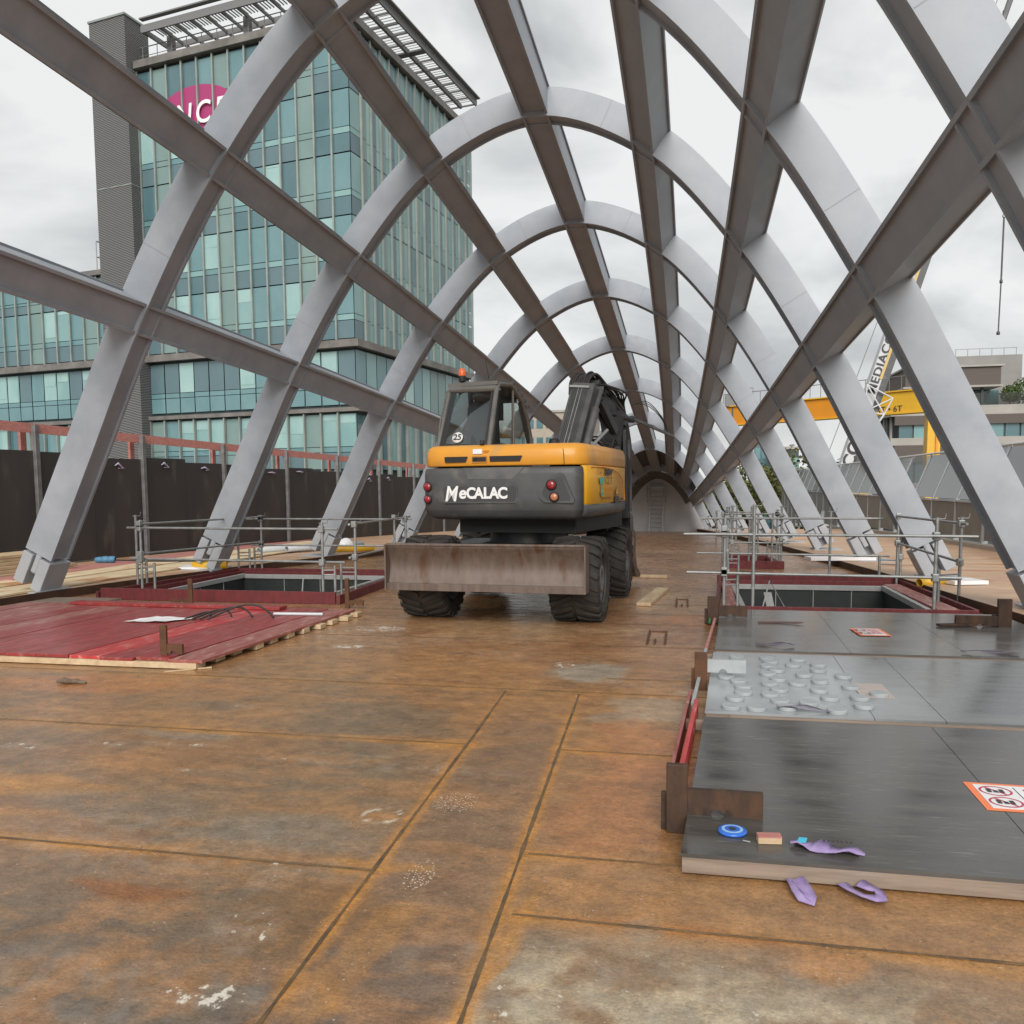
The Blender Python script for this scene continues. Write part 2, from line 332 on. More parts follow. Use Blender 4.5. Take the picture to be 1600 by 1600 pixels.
# structure fit: node positions of the vault in a cross-section plus taper along the tunnel
Lx = [-9.074,-7.217,-5.998,-4.447,-2.644,-.842,.753,1.982,3.913]
Lz = [0.,3.722,5.655,7.273,7.978,7.273,5.655,3.722,0.]
Lx = [-9.074, -7.23, -6.0, -4.455, -2.61, -.765, .76, 1.99, 3.913]
def jframe(j):
    t = j-1; S = 1.51/1.2
    wv = 1 - .06691396*t - .00476592*t*t + .00020904*t**3
    hv = 1 - .07414717*t - .00464511*t*t + .00032503*t**3
    cv = (.00474257*t - .00830382*t*t)*S
    return wv, hv, cv, 11.18688 + 3.875171*j
def catmull(P, n=10):
    out = []
    Q = [2*P[0]-P[1]] + P + [2*P[-1]-P[-2]]
    for i in range(1, len(Q)-2):
        p0, p1, p2, p3 = Q[i-1:i+3]
        t0 = 0; t1 = (p1-p0).length**.5; t2 = t1+(p2-p1).length**.5; t3 = t2+(p3-p2).length**.5
        for k in range(n):
            t = t1 + (t2-t1)*k/n
            A1 = p0*((t1-t)/(t1-t0)) + p1*((t-t0)/(t1-t0)); A2 = p1*((t2-t)/(t2-t1)) + p2*((t-t1)/(t2-t1)); A3 = p2*((t3-t)/(t3-t2)) + p3*((t-t2)/(t3-t2))
            B1 = A1*((t2-t)/(t2-t0)) + A2*((t-t0)/(t2-t0)); B2 = A2*((t3-t)/(t3-t1)) + A3*((t-t1)/(t3-t1))
            out.append(B1*((t2-t)/(t2-t1)) + B2*((t-t1)/(t2-t1)))
    out.append(P[-1]); return out
def section(j, n=10):
    """inner curve of the vault at station j: points, outward normals; index l*n = node l"""
    wv, hv, cv, Y = jframe(j)
    P = [Vector((x*wv+cv, Y, .14+zc(Y)+z*hv)) for x, z in zip(Lx, Lz)]
    P = [P[0], (P[0]+P[1])/2] + P[1:-1] + [(P[-2]+P[-1])/2, P[-1]]; h2 = n//2
    C = catmull(P, h2)[:2*h2] + catmull(P, n)[2*n:-1-2*n] + catmull(P, h2)[-1-2*h2:]; Nn = []
    for i in range(len(C)):
        t = (C[min(i+1, len(C)-1)]-C[max(i-1, 0)]).normalized(); Nn.append(Vector((-t.z, 0, t.x)))
    return C, Nn
AW, LW, AD, LIP = .40, .47, .48, .045
def abox(wd, dp):
    b = wd/2; l = LIP
    return [(-b, 0), (-b, dp), (b, dp), (b, 0), (b-l, 0), (b-l, l), (-b+l, l), (-b+l, 0)]
def ibox(wd, dp, off=0.):
    b = wd/2; l = LIP
    return [(-b, off), (-b, dp-.03), (-b-.03, dp-.03), (-b-.03, dp), (b+.03, dp), (b+.03, dp-.03), (b, dp-.03), (b, off), (b-l, off), (b-l, off+l), (-b+l, off+l), (-b+l, off)]
arch_lab = {-2:'steel arch nearest the camera, out of the picture above', -1:'wide steel arch crossing the top right corner of the picture',
 0:'largest steel arch rising beside the tall louvred tower on the left', 1:'tall steel arch whose left foot stands just behind the left guardrail',
 2:'steel arch whose left foot has a yellow tube beside it, third in the row', 3:'steel arch whose left leg drops behind the excavator cab, fourth in the row',
 4:'steel arch framing the excavator boom, fifth in the row', 5:'steel arch just beyond the excavator boom, sixth in the row',
 6:'small distant steel arch, last one open to the sky overhead', 7:'small distant steel arch where the dark roof plates begin', 8:'smallest steel arch in front of the grey end wall'}
def foot(th, C, side):
    """clevis shoe under an arch end; returns nothing"""
    a, b = (C[0], C[3]) if side == 0 else (C[-1], C[-4])
    t = (b-a).normalized(); n = Vector((-t.z, 0, t.x)) if side == 0 else Vector((t.z, 0, -t.x))
    base = a - t*.02; hgt = .50
    def slab(r0, r1, y0, y1, h0, h1, m):
        m.obox(base + n*r0 + t*h0 + Vector((0, y0, 0)), n*(r1-r0), (0, y1-y0, 0), t*(h1-h0))
    m = MB(); slab(-.015, .165, -.22, .24, 0, hgt, m); slab(.305, .485, -.22, .24, 0, hgt, m); slab(.165, .305, .02, .2, 0, .3, m)
    s = m.build('foot_shoe', M['arch_shoe'], th, bevel=.012)
    m = MB(); slab(.18, .29, -.19, .18, .22, .66, m); m.build('hinge_tongue', M['arch_shoe'], s, bevel=.03)
    m = MB(); m.box(a.x+(-.62 if side == 0 else -.06), a.x+(.06 if side == 0 else .62), a.y-.35, a.y+.38, a.z-.022, a.z+.012); m.build('base_plate', M['arch_shoe'], s)
for j in range(-2, 9):
    C, Nn = section(j)
    th = thing('steel_arch', ((C[0].x+C[-1].x)/2, C[0].y, C[0].z), arch_lab[j], 'steel arch', 'steel arches of the vault')
    # trim both ends by 0.52 m of arc
    def trim(P, Q):
        s = 0; k = 0
        while s + (P[k+1]-P[k]).length < .52: s += (P[k+1]-P[k]).length; k += 1
        f_ = (.52-s)/(P[k+1]-P[k]).length
        return [P[k].lerp(P[k+1], f_)]+P[k+1:], [Q[k]]+Q[k+1:]
    P, Q = trim(C, Nn); P, Q = P[::-1], Q[::-1]; P, Q = trim(P, Q); P, Q = P[::-1], Q[::-1]
    m = MB(); m.sweep(P, Q, [Vector((0,1,0))]*len(P), abox(AW, AD))
    rib_ = m.build('box_rib', M['arch'], th)
    for l_ in (1, 3, 5, 7):
        k_ = l_*10+(4 if l_ < 4 else -4); p_, n_ = C[k_], Nn[k_]; t_ = Vector((n_.z, 0, -n_.x))
        m = MB(); m.obox(p_+n_*.012-t_*.006+Vector((0,-AW/2-.0035,0)), n_*(AD-.02), t_*.012, (0,.004,0)); m.build('splice_weld', M['weldgrey'], rib_)
    foot(th, C, 0); foot(th, C, 1)
SEC = {}
def sec(j):
    if j not in SEC: SEC[j] = section(j)
    return SEC[j]
lab_l = {1:'lowest longitudinal steel beam on the left, with a bright upper face', 2:'second longitudinal beam up on the left, crossing the louvred tower',
 3:'third longitudinal beam on the left, running in front of the office roof canopy', 4:'longitudinal beam at the crown just left of the picture centre',
 5:'near vertical longitudinal beam right of the crown', 6:'longitudinal beam leaning slightly right, second from the right', 7:'lowest longitudinal beam on the right, sweeping down to the end wall'}
for l in range(1, 8):
    P, Q, B = [], [], []
    st = [-2.6+.25*k for k in range(int((8.3+2.6)/.25)+1)]
    for s in st:
        C, Nn = sec(round(s, 3)); P.append(C[l*10]); Q.append(Nn[l*10])
    for i in range(len(P)):
        d = (P[min(i+1, len(P)-1)]-P[max(i-1, 0)]).normalized(); b = d.cross(Q[i]).normalized(); B.append(b)
        Q[i] = b.cross(d).normalized()
        if Q[i].dot(sec(round(st[i], 3))[1][l*10]) < 0: Q[i] = -Q[i]
    m = MB(); m.sweep(P, Q, B, ibox(LW, AD-.02, -.004))
    tag(m.build('longitudinal_beam', M['arch']), lab_l[l], 'steel beam', 'longitudinal beams of the vault')
# closed roof over the last bay, and end wall
m = MB()
for s0, s1 in ((6.95, 8.32),):
    rows = [sec(round(s0+(s1-s0)*k/4, 3)) for k in range(5)]
    for a in range(4):
        for i in range(24, 66):
            p = [rows[a][0][i]+rows[a][1][i]*.3, rows[a][0][i+1]+rows[a][1][i+1]*.3, rows[a+1][0][i+1]+rows[a+1][1][i+1]*.3, rows[a+1][0][i]+rows[a+1][1][i]*.3]
            q = [v+Vector((0,0,.05)) for v in p]
            m.add(p+q, [(0,1,2,3),(4,5,6,7),(0,1,5,4),(3,2,6,7)], 0)
tag(m.build('roof_plate', M['roofplate']), 'dark closed roof plates over the far end of the vault', 'roof plate')
C, Nn = sec(8.35)
m = MB(); pts = [p+n*.3 for p, n in zip(C, Nn)]; pts = [Vector((p.x, p.y, p.z)) for p in pts]; pts[0].z = pts[-1].z = -1.0
m.prism([pts[0]]+pts[1:-1]+[pts[-1]], (0, .15, 0)); tag(m.build('end_wall', M['wall']), 'plain light grey wall closing the far end of the vault', 'wall')
# ring between last arch and end wall (deep dark soffit)
m = MB(); rows = [sec(8.1), sec(8.34)]
for i in range(11, 69):
    p = [rows[0][0][i]+rows[0][1][i]*.05, rows[0][0][i+1]+rows[0][1][i+1]*.05, rows[1][0][i+1]-rows[1][1][i+1]*.12, rows[1][0][i]-rows[1][1][i]*.12]
    q = [a+b*.4 for a, b in zip(p, [rows[0][1][i], rows[0][1][i+1], rows[1][1][i+1], rows[1][1][i]])]
    m.add(p+q, [(0,1,2,3),(4,5,6,7)], 0)
tag(m.build('end_ring', M['roofplate']), 'dark curved steel ring framing the grey end wall', 'end ring')

# ------------------------------------------------------------------ rusted deck plate
rng = np.random.RandomState(3)
def vnoise(x, y, s, seed):
    g = np.random.RandomState(seed).rand(256, 256)
    X = x*s+37.3; Y = y*s+91.7; xi = np.floor(X).astype(int); yi = np.floor(Y).astype(int)
    fx = X-xi; fy = Y-yi; fx = fx*fx*(3-2*fx); fy = fy*fy*(3-2*fy)
    a = g[xi % 256, yi % 256]; b = g[(xi+1) % 256, yi % 256]; c = g[xi % 256, (yi+1) % 256]; d = g[(xi+1) % 256, (yi+1) % 256]
    return (a*(1-fx)+b*fx)*(1-fy) + (c*(1-fx)+d*fx)*fy
def fbm(x, y, s, seed, o=5, r=.55):
    t = 0; a = 1; n = 0
    for k in range(o): t = t + a*vnoise(x, y, s*2**k, seed+k); n += a; a *= r
    return t/n
def sstep(a, b, v): t = np.clip((v-a)/(b-a), 0, 1); return t*t*(3-2*t)
PITS = [(-8.5, -5.5, 11.9, 15.0), (.78, 3.15, 11.42, 14.45), (1.0, 1.72, 18.2, 19.6)]
def lines(base, extra):
    a = sorted(set([round(v, 4) for v in base]+[round(v, 4) for v in extra])); out = [a[0]]
    for v in a[1:]:
        if v-out[-1] > .004 or v in extra:
            if v-out[-1] <= .004: out[-1] = v
            else: out.append(v)
    return out
ys = [-3, -1, 0, 1, 1.6]; 
while ys[-1] < 44.2: ys.append(ys[-1]+max(.012, .0072*ys[-1]) if ys[-1] < 13 else ys[-1]+.2)
xs = list(np.arange(-10.4, -6.4, .12))+list(np.arange(-6.4, -3.6, .045))+list(np.arange(-3.6, 1.6, .018))+list(np.arange(1.6, 4.9, .1))
ys = lines(ys, [p[k] for p in PITS for k in (2, 3)]); xs = lines(xs, [p[k] for p in PITS for k in (0, 1)])
gx, gy = np.meshgrid(np.array(xs), np.array(ys)); nx, ny = len(xs), len(ys)
def inpit(x, y): return any(a < x < b and c < y < d for a, b, c, d in PITS)
SEAMS = [((-1.24,1.0),(-1.369,5.29)), ((-1.369,5.29),(-1.42,6.54)), ((-.62,1.0),(-.819,6.53)), ((-11,3.29),(-1.30,3.30)), ((-11,5.07),(-1.36,5.10)),
         ((-11,6.70),(4.6,6.54)), ((-.77,5.09),(4.6,5.06)), ((-.68,3.585),(4.6,3.58)), ((-.645,3.045),(4.6,3.03)), ((-.66,7.11),(4.6,7.2)),
         ((-1.0,8.63),(4.6,8.62)), ((-1.6,10.1),(4.6,10.12)), ((-11,8.9),(-1.2,8.8)), ((-1.0,11.9),(4.6,11.95)), ((-9,10.9),(4.6,10.95))]
def segd(x, y, a, b):
    ax, ay = a; dx, dy = b[0]-ax, b[1]-ay; t = np.clip(((x-ax)*dx+(y-ay)*dy)/(dx*dx+dy*dy), 0, 1)
    return np.hypot(x-ax-t*dx, y-ay-t*dy)
x, y = gx, gy
wx = x+.25*(fbm(x, y, 1.1, 50)-.5); wy = y+.25*(fbm(x, y, 1.1, 60)-.5)
L3 = lambda r, g, b: np.array(lin(r, g, b)[:3])
n1 = fbm(x, y*.8, .55, 1, 6); n2 = fbm(x*.8, y*.9, 1.5, 11, 6); n3 = fbm(x, y, 4.5, 21, 5); n4 = fbm(x, y, .8, 31, 5)
base = L3(162, 116, 68); C_ = np.ones(x.shape+(3,))*base
def blend(mask, col): 
    global C_
    C_ = C_*(1-mask[..., None]) + col*mask[..., None]
# broad zones: brown-grey on the near left, orange rust on the right and far
left = sstep(-.2, -1.6, wx)*sstep(7.6, 5.8, wy)
blend(sstep(.40, .60, n1)*.8*(.35+.65*left), L3(124, 102, 78))
blend(sstep(.45, .62, n2)*.5, L3(138, 98, 60))
blend(left*sstep(.40, .60, n4)*.75, L3(122, 100, 76))
blend(sstep(.50, .62, n2)*left*.6, L3(150, 104, 60))
blend(sstep(3.6, 2.4, wy)*sstep(-.7, -1.3, wx)*sstep(.36, .52, n3+.25*(n4-.5))*.85, L3(102, 90, 76))
mid = sstep(-1.5, -1.2, x)*sstep(-.5, -.9, x+.0*y)*sstep(6.8, 5, y)
blend(mid*.6, L3(122, 96, 76))
blend(mid*sstep(3.3, 2.5, y)*.7, L3(104, 90, 82))
blend(sstep(.52, .66, fbm(x*.6, y*2.5, 2.6, 77, 5))*.45, L3(170, 118, 62))
far = sstep(6.5, 9, y)
blend(far*.6, L3(163, 119, 84)); blend(far*sstep(.5, .62, n2)*.6, L3(140, 96, 62)); blend(far*sstep(.56, .68, n1)*.5, L3(185, 150, 110))
# right foreground: pale gritty plate
gr = sstep(3.05, 2.78, wy)*sstep(-.72, -.5, wx)
blend(gr*.75, L3(134, 112, 88)); blend(gr*sstep(2.95, 2.55, wy+.4*(n3-.5))*sstep(.34, .5, n3)*.8, L3(178, 166, 142))
blend(sstep(.50,.60,n3)*gr*.4, L3(120, 108, 92))
def blob(cx, cy, rx, ry, col, k=1., edge=.55, sd=5):
    d = np.hypot((wx-cx)/rx, (wy-cy)/ry) + (fbm(x, y, 3.2, sd, 4)-.5)*1.1
    blend(sstep(1.0, edge, d)*k, col)
OR = L3(176, 122, 50); GY = L3(128, 122, 114)
blob(-3.65, 3.95, .75, .2, OR, .85); blob(-2.3, 2.95, .32, .09, L3(140, 84, 28), .9); blob(-1.35, 3.34, .35, .06, OR, .7); blob(-1.42, 5.05, .28, .12, OR, .7)
blob(-1.9, 3.6, .55, .28, L3(124, 112, 96), .6); blob(-2.9, 3.75, .6, .25, L3(122, 106, 88), .5); blob(-1.15, 2.7, .12, .5, OR, .55); blob(-1.5, 2.9, .35, .35, L3(128, 88, 40), .55)
blob(-.62, 2.7, .05, .7, OR, .8); blob(.54, 2.92, .16, .12, L3(184, 122, 52), .5); blob(1.05, 3.0, .5, .05, OR, .6); blob(0, 3.02, .6, .04, L3(168, 104, 50), .6)
blob(-5, 6.2, 1.4, .35, L3(176, 112, 56), .7); blob(-.9, 7.35, .42, .55, L3(152, 148, 138), .75); blob(-.1, 6.1, .5, .5, L3(170, 152, 130), .55); blob(-.55, 5.9, .2, .2, GY, .5)
blob(.3, 6.6, .5, .35, L3(175, 158, 136), .5); blob(-.1, 3.95, .12, .1, L3(130, 78, 26), .5); blob(-.15, 2.98, .12, .1, GY, .6)
blob(-3.3, 5.0, .5, .12, GY, .5); blob(-1.2, 9.6, 1.5, .3, L3(176, 140, 100), .5); blob(.1, 10.6, .6, .7, L3(176, 108, 58), .6); blob(-.2, 5.2, .5, .7, L3(176, 112, 62), .6); blob(-.3, 4.2, .4, .8, L3(166, 108, 62), .6)
# seam halos
sd = np.minimum.reduce([segd(x, y, a, b)/(1. if abs(a[0]-b[0]) < 1 else 1.6) for a, b in SEAMS])
patch = sstep(.38, .62, fbm(x, y, 1.3, 41, 4))
blend(sstep(.07, .0, sd)*(.3+.65*patch)*sstep(9, 5, y), L3(184, 124, 40))

# ghost tread marks of tyre tracks bottom left
tr = sstep(.45, .2, np.abs((y-2.32)-.02*x))*sstep(-.9, -1.3, x)*(np.sin(x*38+y*22) > .1)*sstep(.42, .5, n3)
blend(tr*.3, L3(104, 98, 96))
# white dried splatter density
Wt = np.zeros(x.shape)
def splat(cx, cy, rx, ry, k, soft=.45):
    global Wt
    d = np.hypot((x-cx)/rx, (y-cy)/ry); Wt = np.maximum(Wt, sstep(1.0, soft, d)*k)
for a in ((-4.25,4.56,.3,.09,.85), (-3.68,4.7,.24,.06,.9), (-3.25,4.78,.45,.07,.85), (-2.88,4.33,.09,.04,.95), (-3.3,5.74,.14,.08,.9), (-3.45,6.3,.3,.12,.62),
          (-3.56,9.3,.55,.35,.95), (-3.9,8.9,.7,.5,.72), (-3.46,8.18,.3,.18,.98), (-3.0,8.6,.9,.6,.6), (-1.1,7.6,.2,.25,.85), (-.95,7.85,.3,.3,.6), (-1.9,8.0,.6,.3,.6),
          (-1.6,4.6,.8,.12,.66), (-2.2,4.62,.5,.05,.75), (-2.0,2.3,.9,.3,.55), (-1.5,2.35,.25,.12,.9), (-1.62,2.75,.2,.25,.78), (-1.72,3.2,.2,.2,.7), (-.1,2.7,1.2,.35,.58), (-.5,2.5,.3,.4,.7),
          (-.3,6.0,.4,.1,.55), (-2.3,3.4,1.4,.5,.5), (-3.6,3.3,.5,.3,.55), (-.45,7.0,.35,.25,.62), (.1,2.55,.5,.2,.7)): splat(*a)
def speck(cx, cy, rx, ry, k):
    splat(cx, cy, rx, ry, k, .0)
S2 = np.zeros(x.shape)
for cx, cy, rx, ry in ((-1.17,4.13,.19,.22), (-1.1,3.3,.12,.22)):
    S2 = np.maximum(S2, sstep(1.1, .2, np.hypot((x-cx)/rx, (y-cy)/ry)))
# dried ring and curved run line
ring = sstep(.016, .005, np.abs(np.hypot(x+1.49, (y-3.885)*1.1)-.095)); ring *= (fbm(x, y, 9, 8, 3) > .40)
run = sstep(.02, .006, np.abs(y-(4.78-.35*(x+1.55)*((x > -1.75) & (x < -1.35))-.14*(x >= -1.35))))*((x > -2.3) & (x < -1.02))*(fbm(x, y, 7, 9, 3) > .46)
blend(np.clip(ring*.8+run*.35, 0, 1), L3(205, 195, 180))
C_ *= 1.02; lum_ = C_.mean(-1, keepdims=True); C_ = (C_*.84+lum_*.16*np.array([1.1,1.,.85]))*1.06
wet = np.clip(sstep(.42, .62, n4)*.6 + left*.25 + gr*.3, 0, 1)
vid = -np.ones(nx*ny, int); faces = []
for jy in range(ny-1):
    ym = (ys[jy]+ys[jy+1])/2
    for ix in range(nx-1):
        if not inpit((xs[ix]+xs[ix+1])/2, ym): a = jy*nx+ix; faces.append((a, a+1, a+nx+1, a+nx))
me = bpy.data.meshes.new('bridge_deck')
vz = CK*gy*gy + .004*(fbm(gx, gy, .35, 91, 2)-.5)
me.from_pydata(np.stack([gx.ravel(), gy.ravel(), vz.ravel()], 1).tolist(), [], faces)
def cattr(name, arr):
    at = me.color_attributes.new(name, 'FLOAT_COLOR', 'POINT'); at.data.foreach_set('color', np.concatenate([arr.reshape(-1, 3), np.ones((nx*ny, 1))], 1).astype(np.float32).ravel())
cattr('rust', C_); cattr('marks', np.stack([Wt, S2, wet], -1))
me.polygons.foreach_set('use_smooth', [True]*len(me.polygons))
m = bpy.data.materials.new('rusted_deck_plate'); m.use_nodes = True; N = m.node_tree.nodes; L = m.node_tree.links; b = N['Principled BSDF']
va = N.new('ShaderNodeVertexColor'); va.layer_name = 'rust'; vm = N.new('ShaderNodeVertexColor'); vm.layer_name = 'marks'
sp = N.new('ShaderNodeSeparateColor'); L.new(vm.outputs[0], sp.inputs[0])
tc = N.new('ShaderNodeTexCoord')
def noise(scale, detail, sc_=(1,1,1), rot=0, rough=.6):
    mp = N.new('ShaderNodeMapping'); mp.inputs['Scale'].default_value = sc_; mp.inputs['Rotation'].default_value = (0,0,rot); L.new(tc.outputs['Object'], mp.inputs[0])
    q = N.new('ShaderNodeTexNoise'); q.inputs['Scale'].default_value = scale; q.inputs['Detail'].default_value = detail; q.inputs['Roughness'].default_value = rough; L.new(mp.outputs[0], q.inputs[0]); return q.outputs['Fac']
def ramp(inp, a, c, p0=.0, p1=1.):
    q = N.new('ShaderNodeValToRGB'); q.color_ramp.elements[0].position = p0; q.color_ramp.elements[1].position = p1; q.color_ramp.elements[0].color = a; q.color_ramp.elements[1].color = c; L.new(inp, q.inputs[0]); return q.outputs[0]
def mixc(mode, fac, a, c):
    q = N.new('ShaderNodeMixRGB'); q.blend_type = mode
    for i, v in ((0, fac), (1, a), (2, c)):
        if isinstance(v, (float, int)): q.inputs[i].default_value = v if i == 0 else (v, v, v, 1)
        elif isinstance(v, tuple): q.inputs[i].default_value = v
        else: L.new(v, q.inputs[i])
    return q.outputs[0]
def math2(op, a, c, clamp=False):
    q = N.new('ShaderNodeMath'); q.operation = op; q.use_clamp = clamp
    for i, v in ((0, a), (1, c)):
        if isinstance(v, (float, int)): q.inputs[i].default_value = v
        else: L.new(v, q.inputs[i])
    return q.outputs[0]
g1 = ramp(noise(6, 10, (1, 1.3, 1), .15, .72), (.66,.66,.66,1), (1.34,1.33,1.30,1), .30, .72)
g2 = ramp(noise(90, 4), (.80,.80,.80,1), (1.18,1.18,1.18,1), .3, .7)
g3 = ramp(noise(2.6, 9, (.9, 1.5, 1), -.1, .66), (.90,.89,.88,1), (1.12,1.08,1.0,1), .35, .68)
col = mixc('MULTIPLY', 1., va.outputs[0], g1); col = mixc('MULTIPLY', 1., col, g2); col = mixc('MULTIPLY', 1., col, g3)
# scratches
scr = ramp(noise(1, 5, (9, 120, 1), R_(8)), (0,0,0,1), (.30,.30,.30,1), .62, .74); col = mixc('MIX', scr, col, lin(190, 170, 145))
scr2 = ramp(noise(1, 5, (80, 7, 1), R_(-25)), (0,0,0,1), (.22,.22,.22,1), .64, .76); col = mixc('MIX', scr2, col, lin(180, 165, 145))
col = mixc('MIX', ramp(noise(3.1, 14, (1, 1.15, 1), .4, .78), (0,0,0,1), (.24,.24,.24,1), .53, .58), col, lin(110, 88, 66))
col = mixc('MIX', ramp(noise(4.3, 14, (1.2, 1, 1), -.3, .76), (0,0,0,1), (.22,.22,.22,1), .565, .61), col, lin(186, 134, 78))
col = mixc('MULTIPLY', 1., col, ramp(noise(34, 8, (1, 1, 1), 0, .75), (.82,.82,.82,1), (1.16,1.16,1.16,1), .34, .66))
# dark pits and stains
col = mixc('MIX', ramp(noise(26, 5), (0,0,0,1), (.5,.5,.5,1), .62, .74), col, lin(70, 54, 44))
# white flakes: threshold depends on density attribute
wn = noise(13, 9, (1.3, 1, 1), .5, .68); th_ = math2('SUBTRACT', .90, math2('MULTIPLY', sp.outputs[0], .42))
fl = math2('MULTIPLY', math2('SUBTRACT', wn, math2('SUBTRACT', th_, .0)), 18., True)
col = mixc('MIX', math2('MULTIPLY', fl, .85), col, lin(226, 218, 202))
haze_ = math2('MULTIPLY', math2('MULTIPLY', sp.outputs[0], ramp(noise(9, 6), (0,0,0,1), (1,1,1,1), .42, .66)), .30); col = mixc('MIX', haze_, col, lin(188, 182, 170))
vo = N.new('ShaderNodeTexVoronoi'); vo.inputs['Scale'].default_value = 80; L.new(tc.outputs['Object'], vo.inputs[0])
dots = math2('MULTIPLY', math2('LESS_THAN', vo.outputs['Distance'], .27), math2('GREATER_THAN', math2('MULTIPLY', sp.outputs[1], 1.), math2('MULTIPLY', noise(40, 2), 1.15)))
col = mixc('MIX', math2('MULTIPLY', dots, .85), col, lin(226, 214, 196))
v2 = N.new('ShaderNodeTexVoronoi'); v2.inputs['Scale'].default_value = 24; L.new(tc.outputs['Object'], v2.inputs[0])
d2 = math2('MULTIPLY', math2('LESS_THAN', v2.outputs['Distance'], .10), math2('GREATER_THAN', noise(5, 3), .56)); col = mixc('MIX', math2('MULTIPLY', d2, .5), col, lin(205, 196, 182))
L.new(col, b.inputs['Base Color'])
ro = N.new('ShaderNodeMapRange'); ro.inputs['From Min'].default_value = .35; ro.inputs['From Max'].default_value = .65; ro.inputs['To Min'].default_value = .17; ro.inputs['To Max'].default_value = .40; L.new(noise(3.5, 8, (1, 2, 1)), ro.inputs['Value'])
L.new(math2('SUBTRACT', ro.outputs[0], math2('MULTIPLY', sp.outputs[2], .12)), b.inputs['Roughness'])
b.inputs['Specular IOR Level'].default_value = .5
bp = N.new('ShaderNodeBump'); bp.inputs['Strength'].default_value = .6; bp.inputs['Distance'].default_value = .005; L.new(math2('ADD', noise(70, 6), math2('MULTIPLY', noise(9, 6), 1.5)), bp.inputs['Height']); L.new(bp.outputs[0], b.inputs['Normal'])
me.materials.append(m); o = bpy.data.objects.new('bridge_deck', me); COL.objects.link(o); tag(o, 'rusted steel plate deck with orange and grey stains', kind='structure')
# weld beads along the plate joints
m_ = MB(); rs = random.Random(5)
for (a, b_) in SEAMS:
    ln = math.hypot(b_[0]-a[0], b_[1]-a[1]); n = max(2, int(ln/.12)); wd = (.003 if a[1] > 4 else .007) if abs(a[0]-b_[0]) > 1 else .008
    dx, dy = (b_[0]-a[0])/ln, (b_[1]-a[1])/ln; prev = None
    for k in range(n+1):
        t = k/n; px, py = a[0]+(b_[0]-a[0])*t, a[1]+(b_[1]-a[1])*t
        w_ = wd*(.6+.8*rs.random()); c = Vector(on(px, py, .0075)); e1 = Vector(on(px-dy*w_, py+dx*w_, .0035)); e2 = Vector(on(px+dy*w_, py-dx*w_, .0035))
        if inpit(px, py) or (prev is not None and inpit(*prev[3])): prev = None
        if prev is not None: m_.add([prev[0], prev[1], prev[2], e1, c, e2], [(0,1,4,3), (1,2,5,4)], 0, True)
        prev = (e1, c, e2, (px, py))
tag(m_.build('weld_beads', M['weld']), 'raised weld beads between the deck plates', kind='structure')
# raised rust rectangles left by cut lifting lugs
for (x0, x1, y0, y1) in ((-.40,-.19,8.78,9.6), (-.13,.05,11.7,12.55)):
    m_ = MB(); 
    for q in ((x0, x0+.025, y0, y1), (x1-.025, x1, y0, y1), (x0+.08, x0+.10, y0, y0+.3), (x0+.03, x1-.03, y1-.03, y1)):
        m_.box(q[0], q[1], q[2], q[3], zc(q[2])-.004, zc(q[2])+.012)
    tag(m_.build('lug_scar', M['rust']), 'rusty rectangular scar of a cut lifting lug, %s' % ('nearer one' if y0 < 10 else 'farther one beside the timber offcut'), 'weld scar', 'cut lug scars on the deck')

# ------------------------------------------------------------------ kerbs, side decks, pits
KL = [(-9.72,-3),(-9.7,8),(-9.57,11.2),(-9.4,12.8),(-9.13,14.3),(-8.9,16.2),(-8.43,18.2),(-8.1,20),(-7.65,22.8),(-6.9,26.7),(-6.1,30.6),(-5.3,34.4),(-4.5,38.3),(-3.4,43.8)]
KR = [(4.2,-3),(4.05,8),(3.84,10.8),(3.70,12.3),(3.45,15.9),(3.15,19),(2.8,22.8),(2.45,26.7),(2.0,30.6),(1.55,34.4),(1.1,38.3),(.55,43.8)]
for KP, sg, nm in ((KL, -1, 'left'), (KR, 1, 'right')):
    m_ = MB()
    P_ = []
    for i in range(len(KP)-1):
        n = 6
        for k in range(n): P_.append((KP[i][0]+(KP[i+1][0]-KP[i][0])*k/n, KP[i][1]+(KP[i+1][1]-KP[i][1])*k/n))
    P_.append(KP[-1])
    for (xa, ya), (xb, yb) in zip(P_[:-1], P_[1:]):
        v = [on(xa, ya, -.02), on(xb, yb, -.02), on(xb, yb, .135), on(xa, ya, .135), on(xa+sg*.02, ya, -.02), on(xb+sg*.02, yb, -.02), on(xb+sg*.02, yb, .135), on(xa+sg*.02, ya, .135)]
        m_.add(v, [(0,1,2,3), (4,5,6,7), (3,2,6,7)])
    tag(m_.build('edge_kerb', M['rust_dark']), 'dark rusty steel edge upstand along the %s side of the deck' % nm, 'kerb', kind='structure')
    m_ = MB(); out = -22 if sg < 0 else 8.1
    for (xa, ya), (xb, yb) in zip(P_[:-1], P_[1:]):
        o2 = out
        for h in (.13, -.1): m_.add([on(xa, ya, h), on(xb, yb, h), on(o2, yb, h), on(o2, ya, h)], [(0,1,2,3)])
        m_.add([on(o2, ya, .13), on(o2, yb, .13), on(o2, yb, -.6), on(o2, ya, -.6)], [(0,1,2,3)])
    M['side'] = M.get('side') or mat('side_deck_plywood', lin(168,132,104), .5, 0, lin(196,166,134), 1.3, .06, 50, .1, (.7,2.2,1), var2=lin(168,110,62), v2scale=1.1)
    tag(m_.build('side_deck', M['side']), 'plywood covered side deck beyond the %s kerb' % nm, kind='structure')
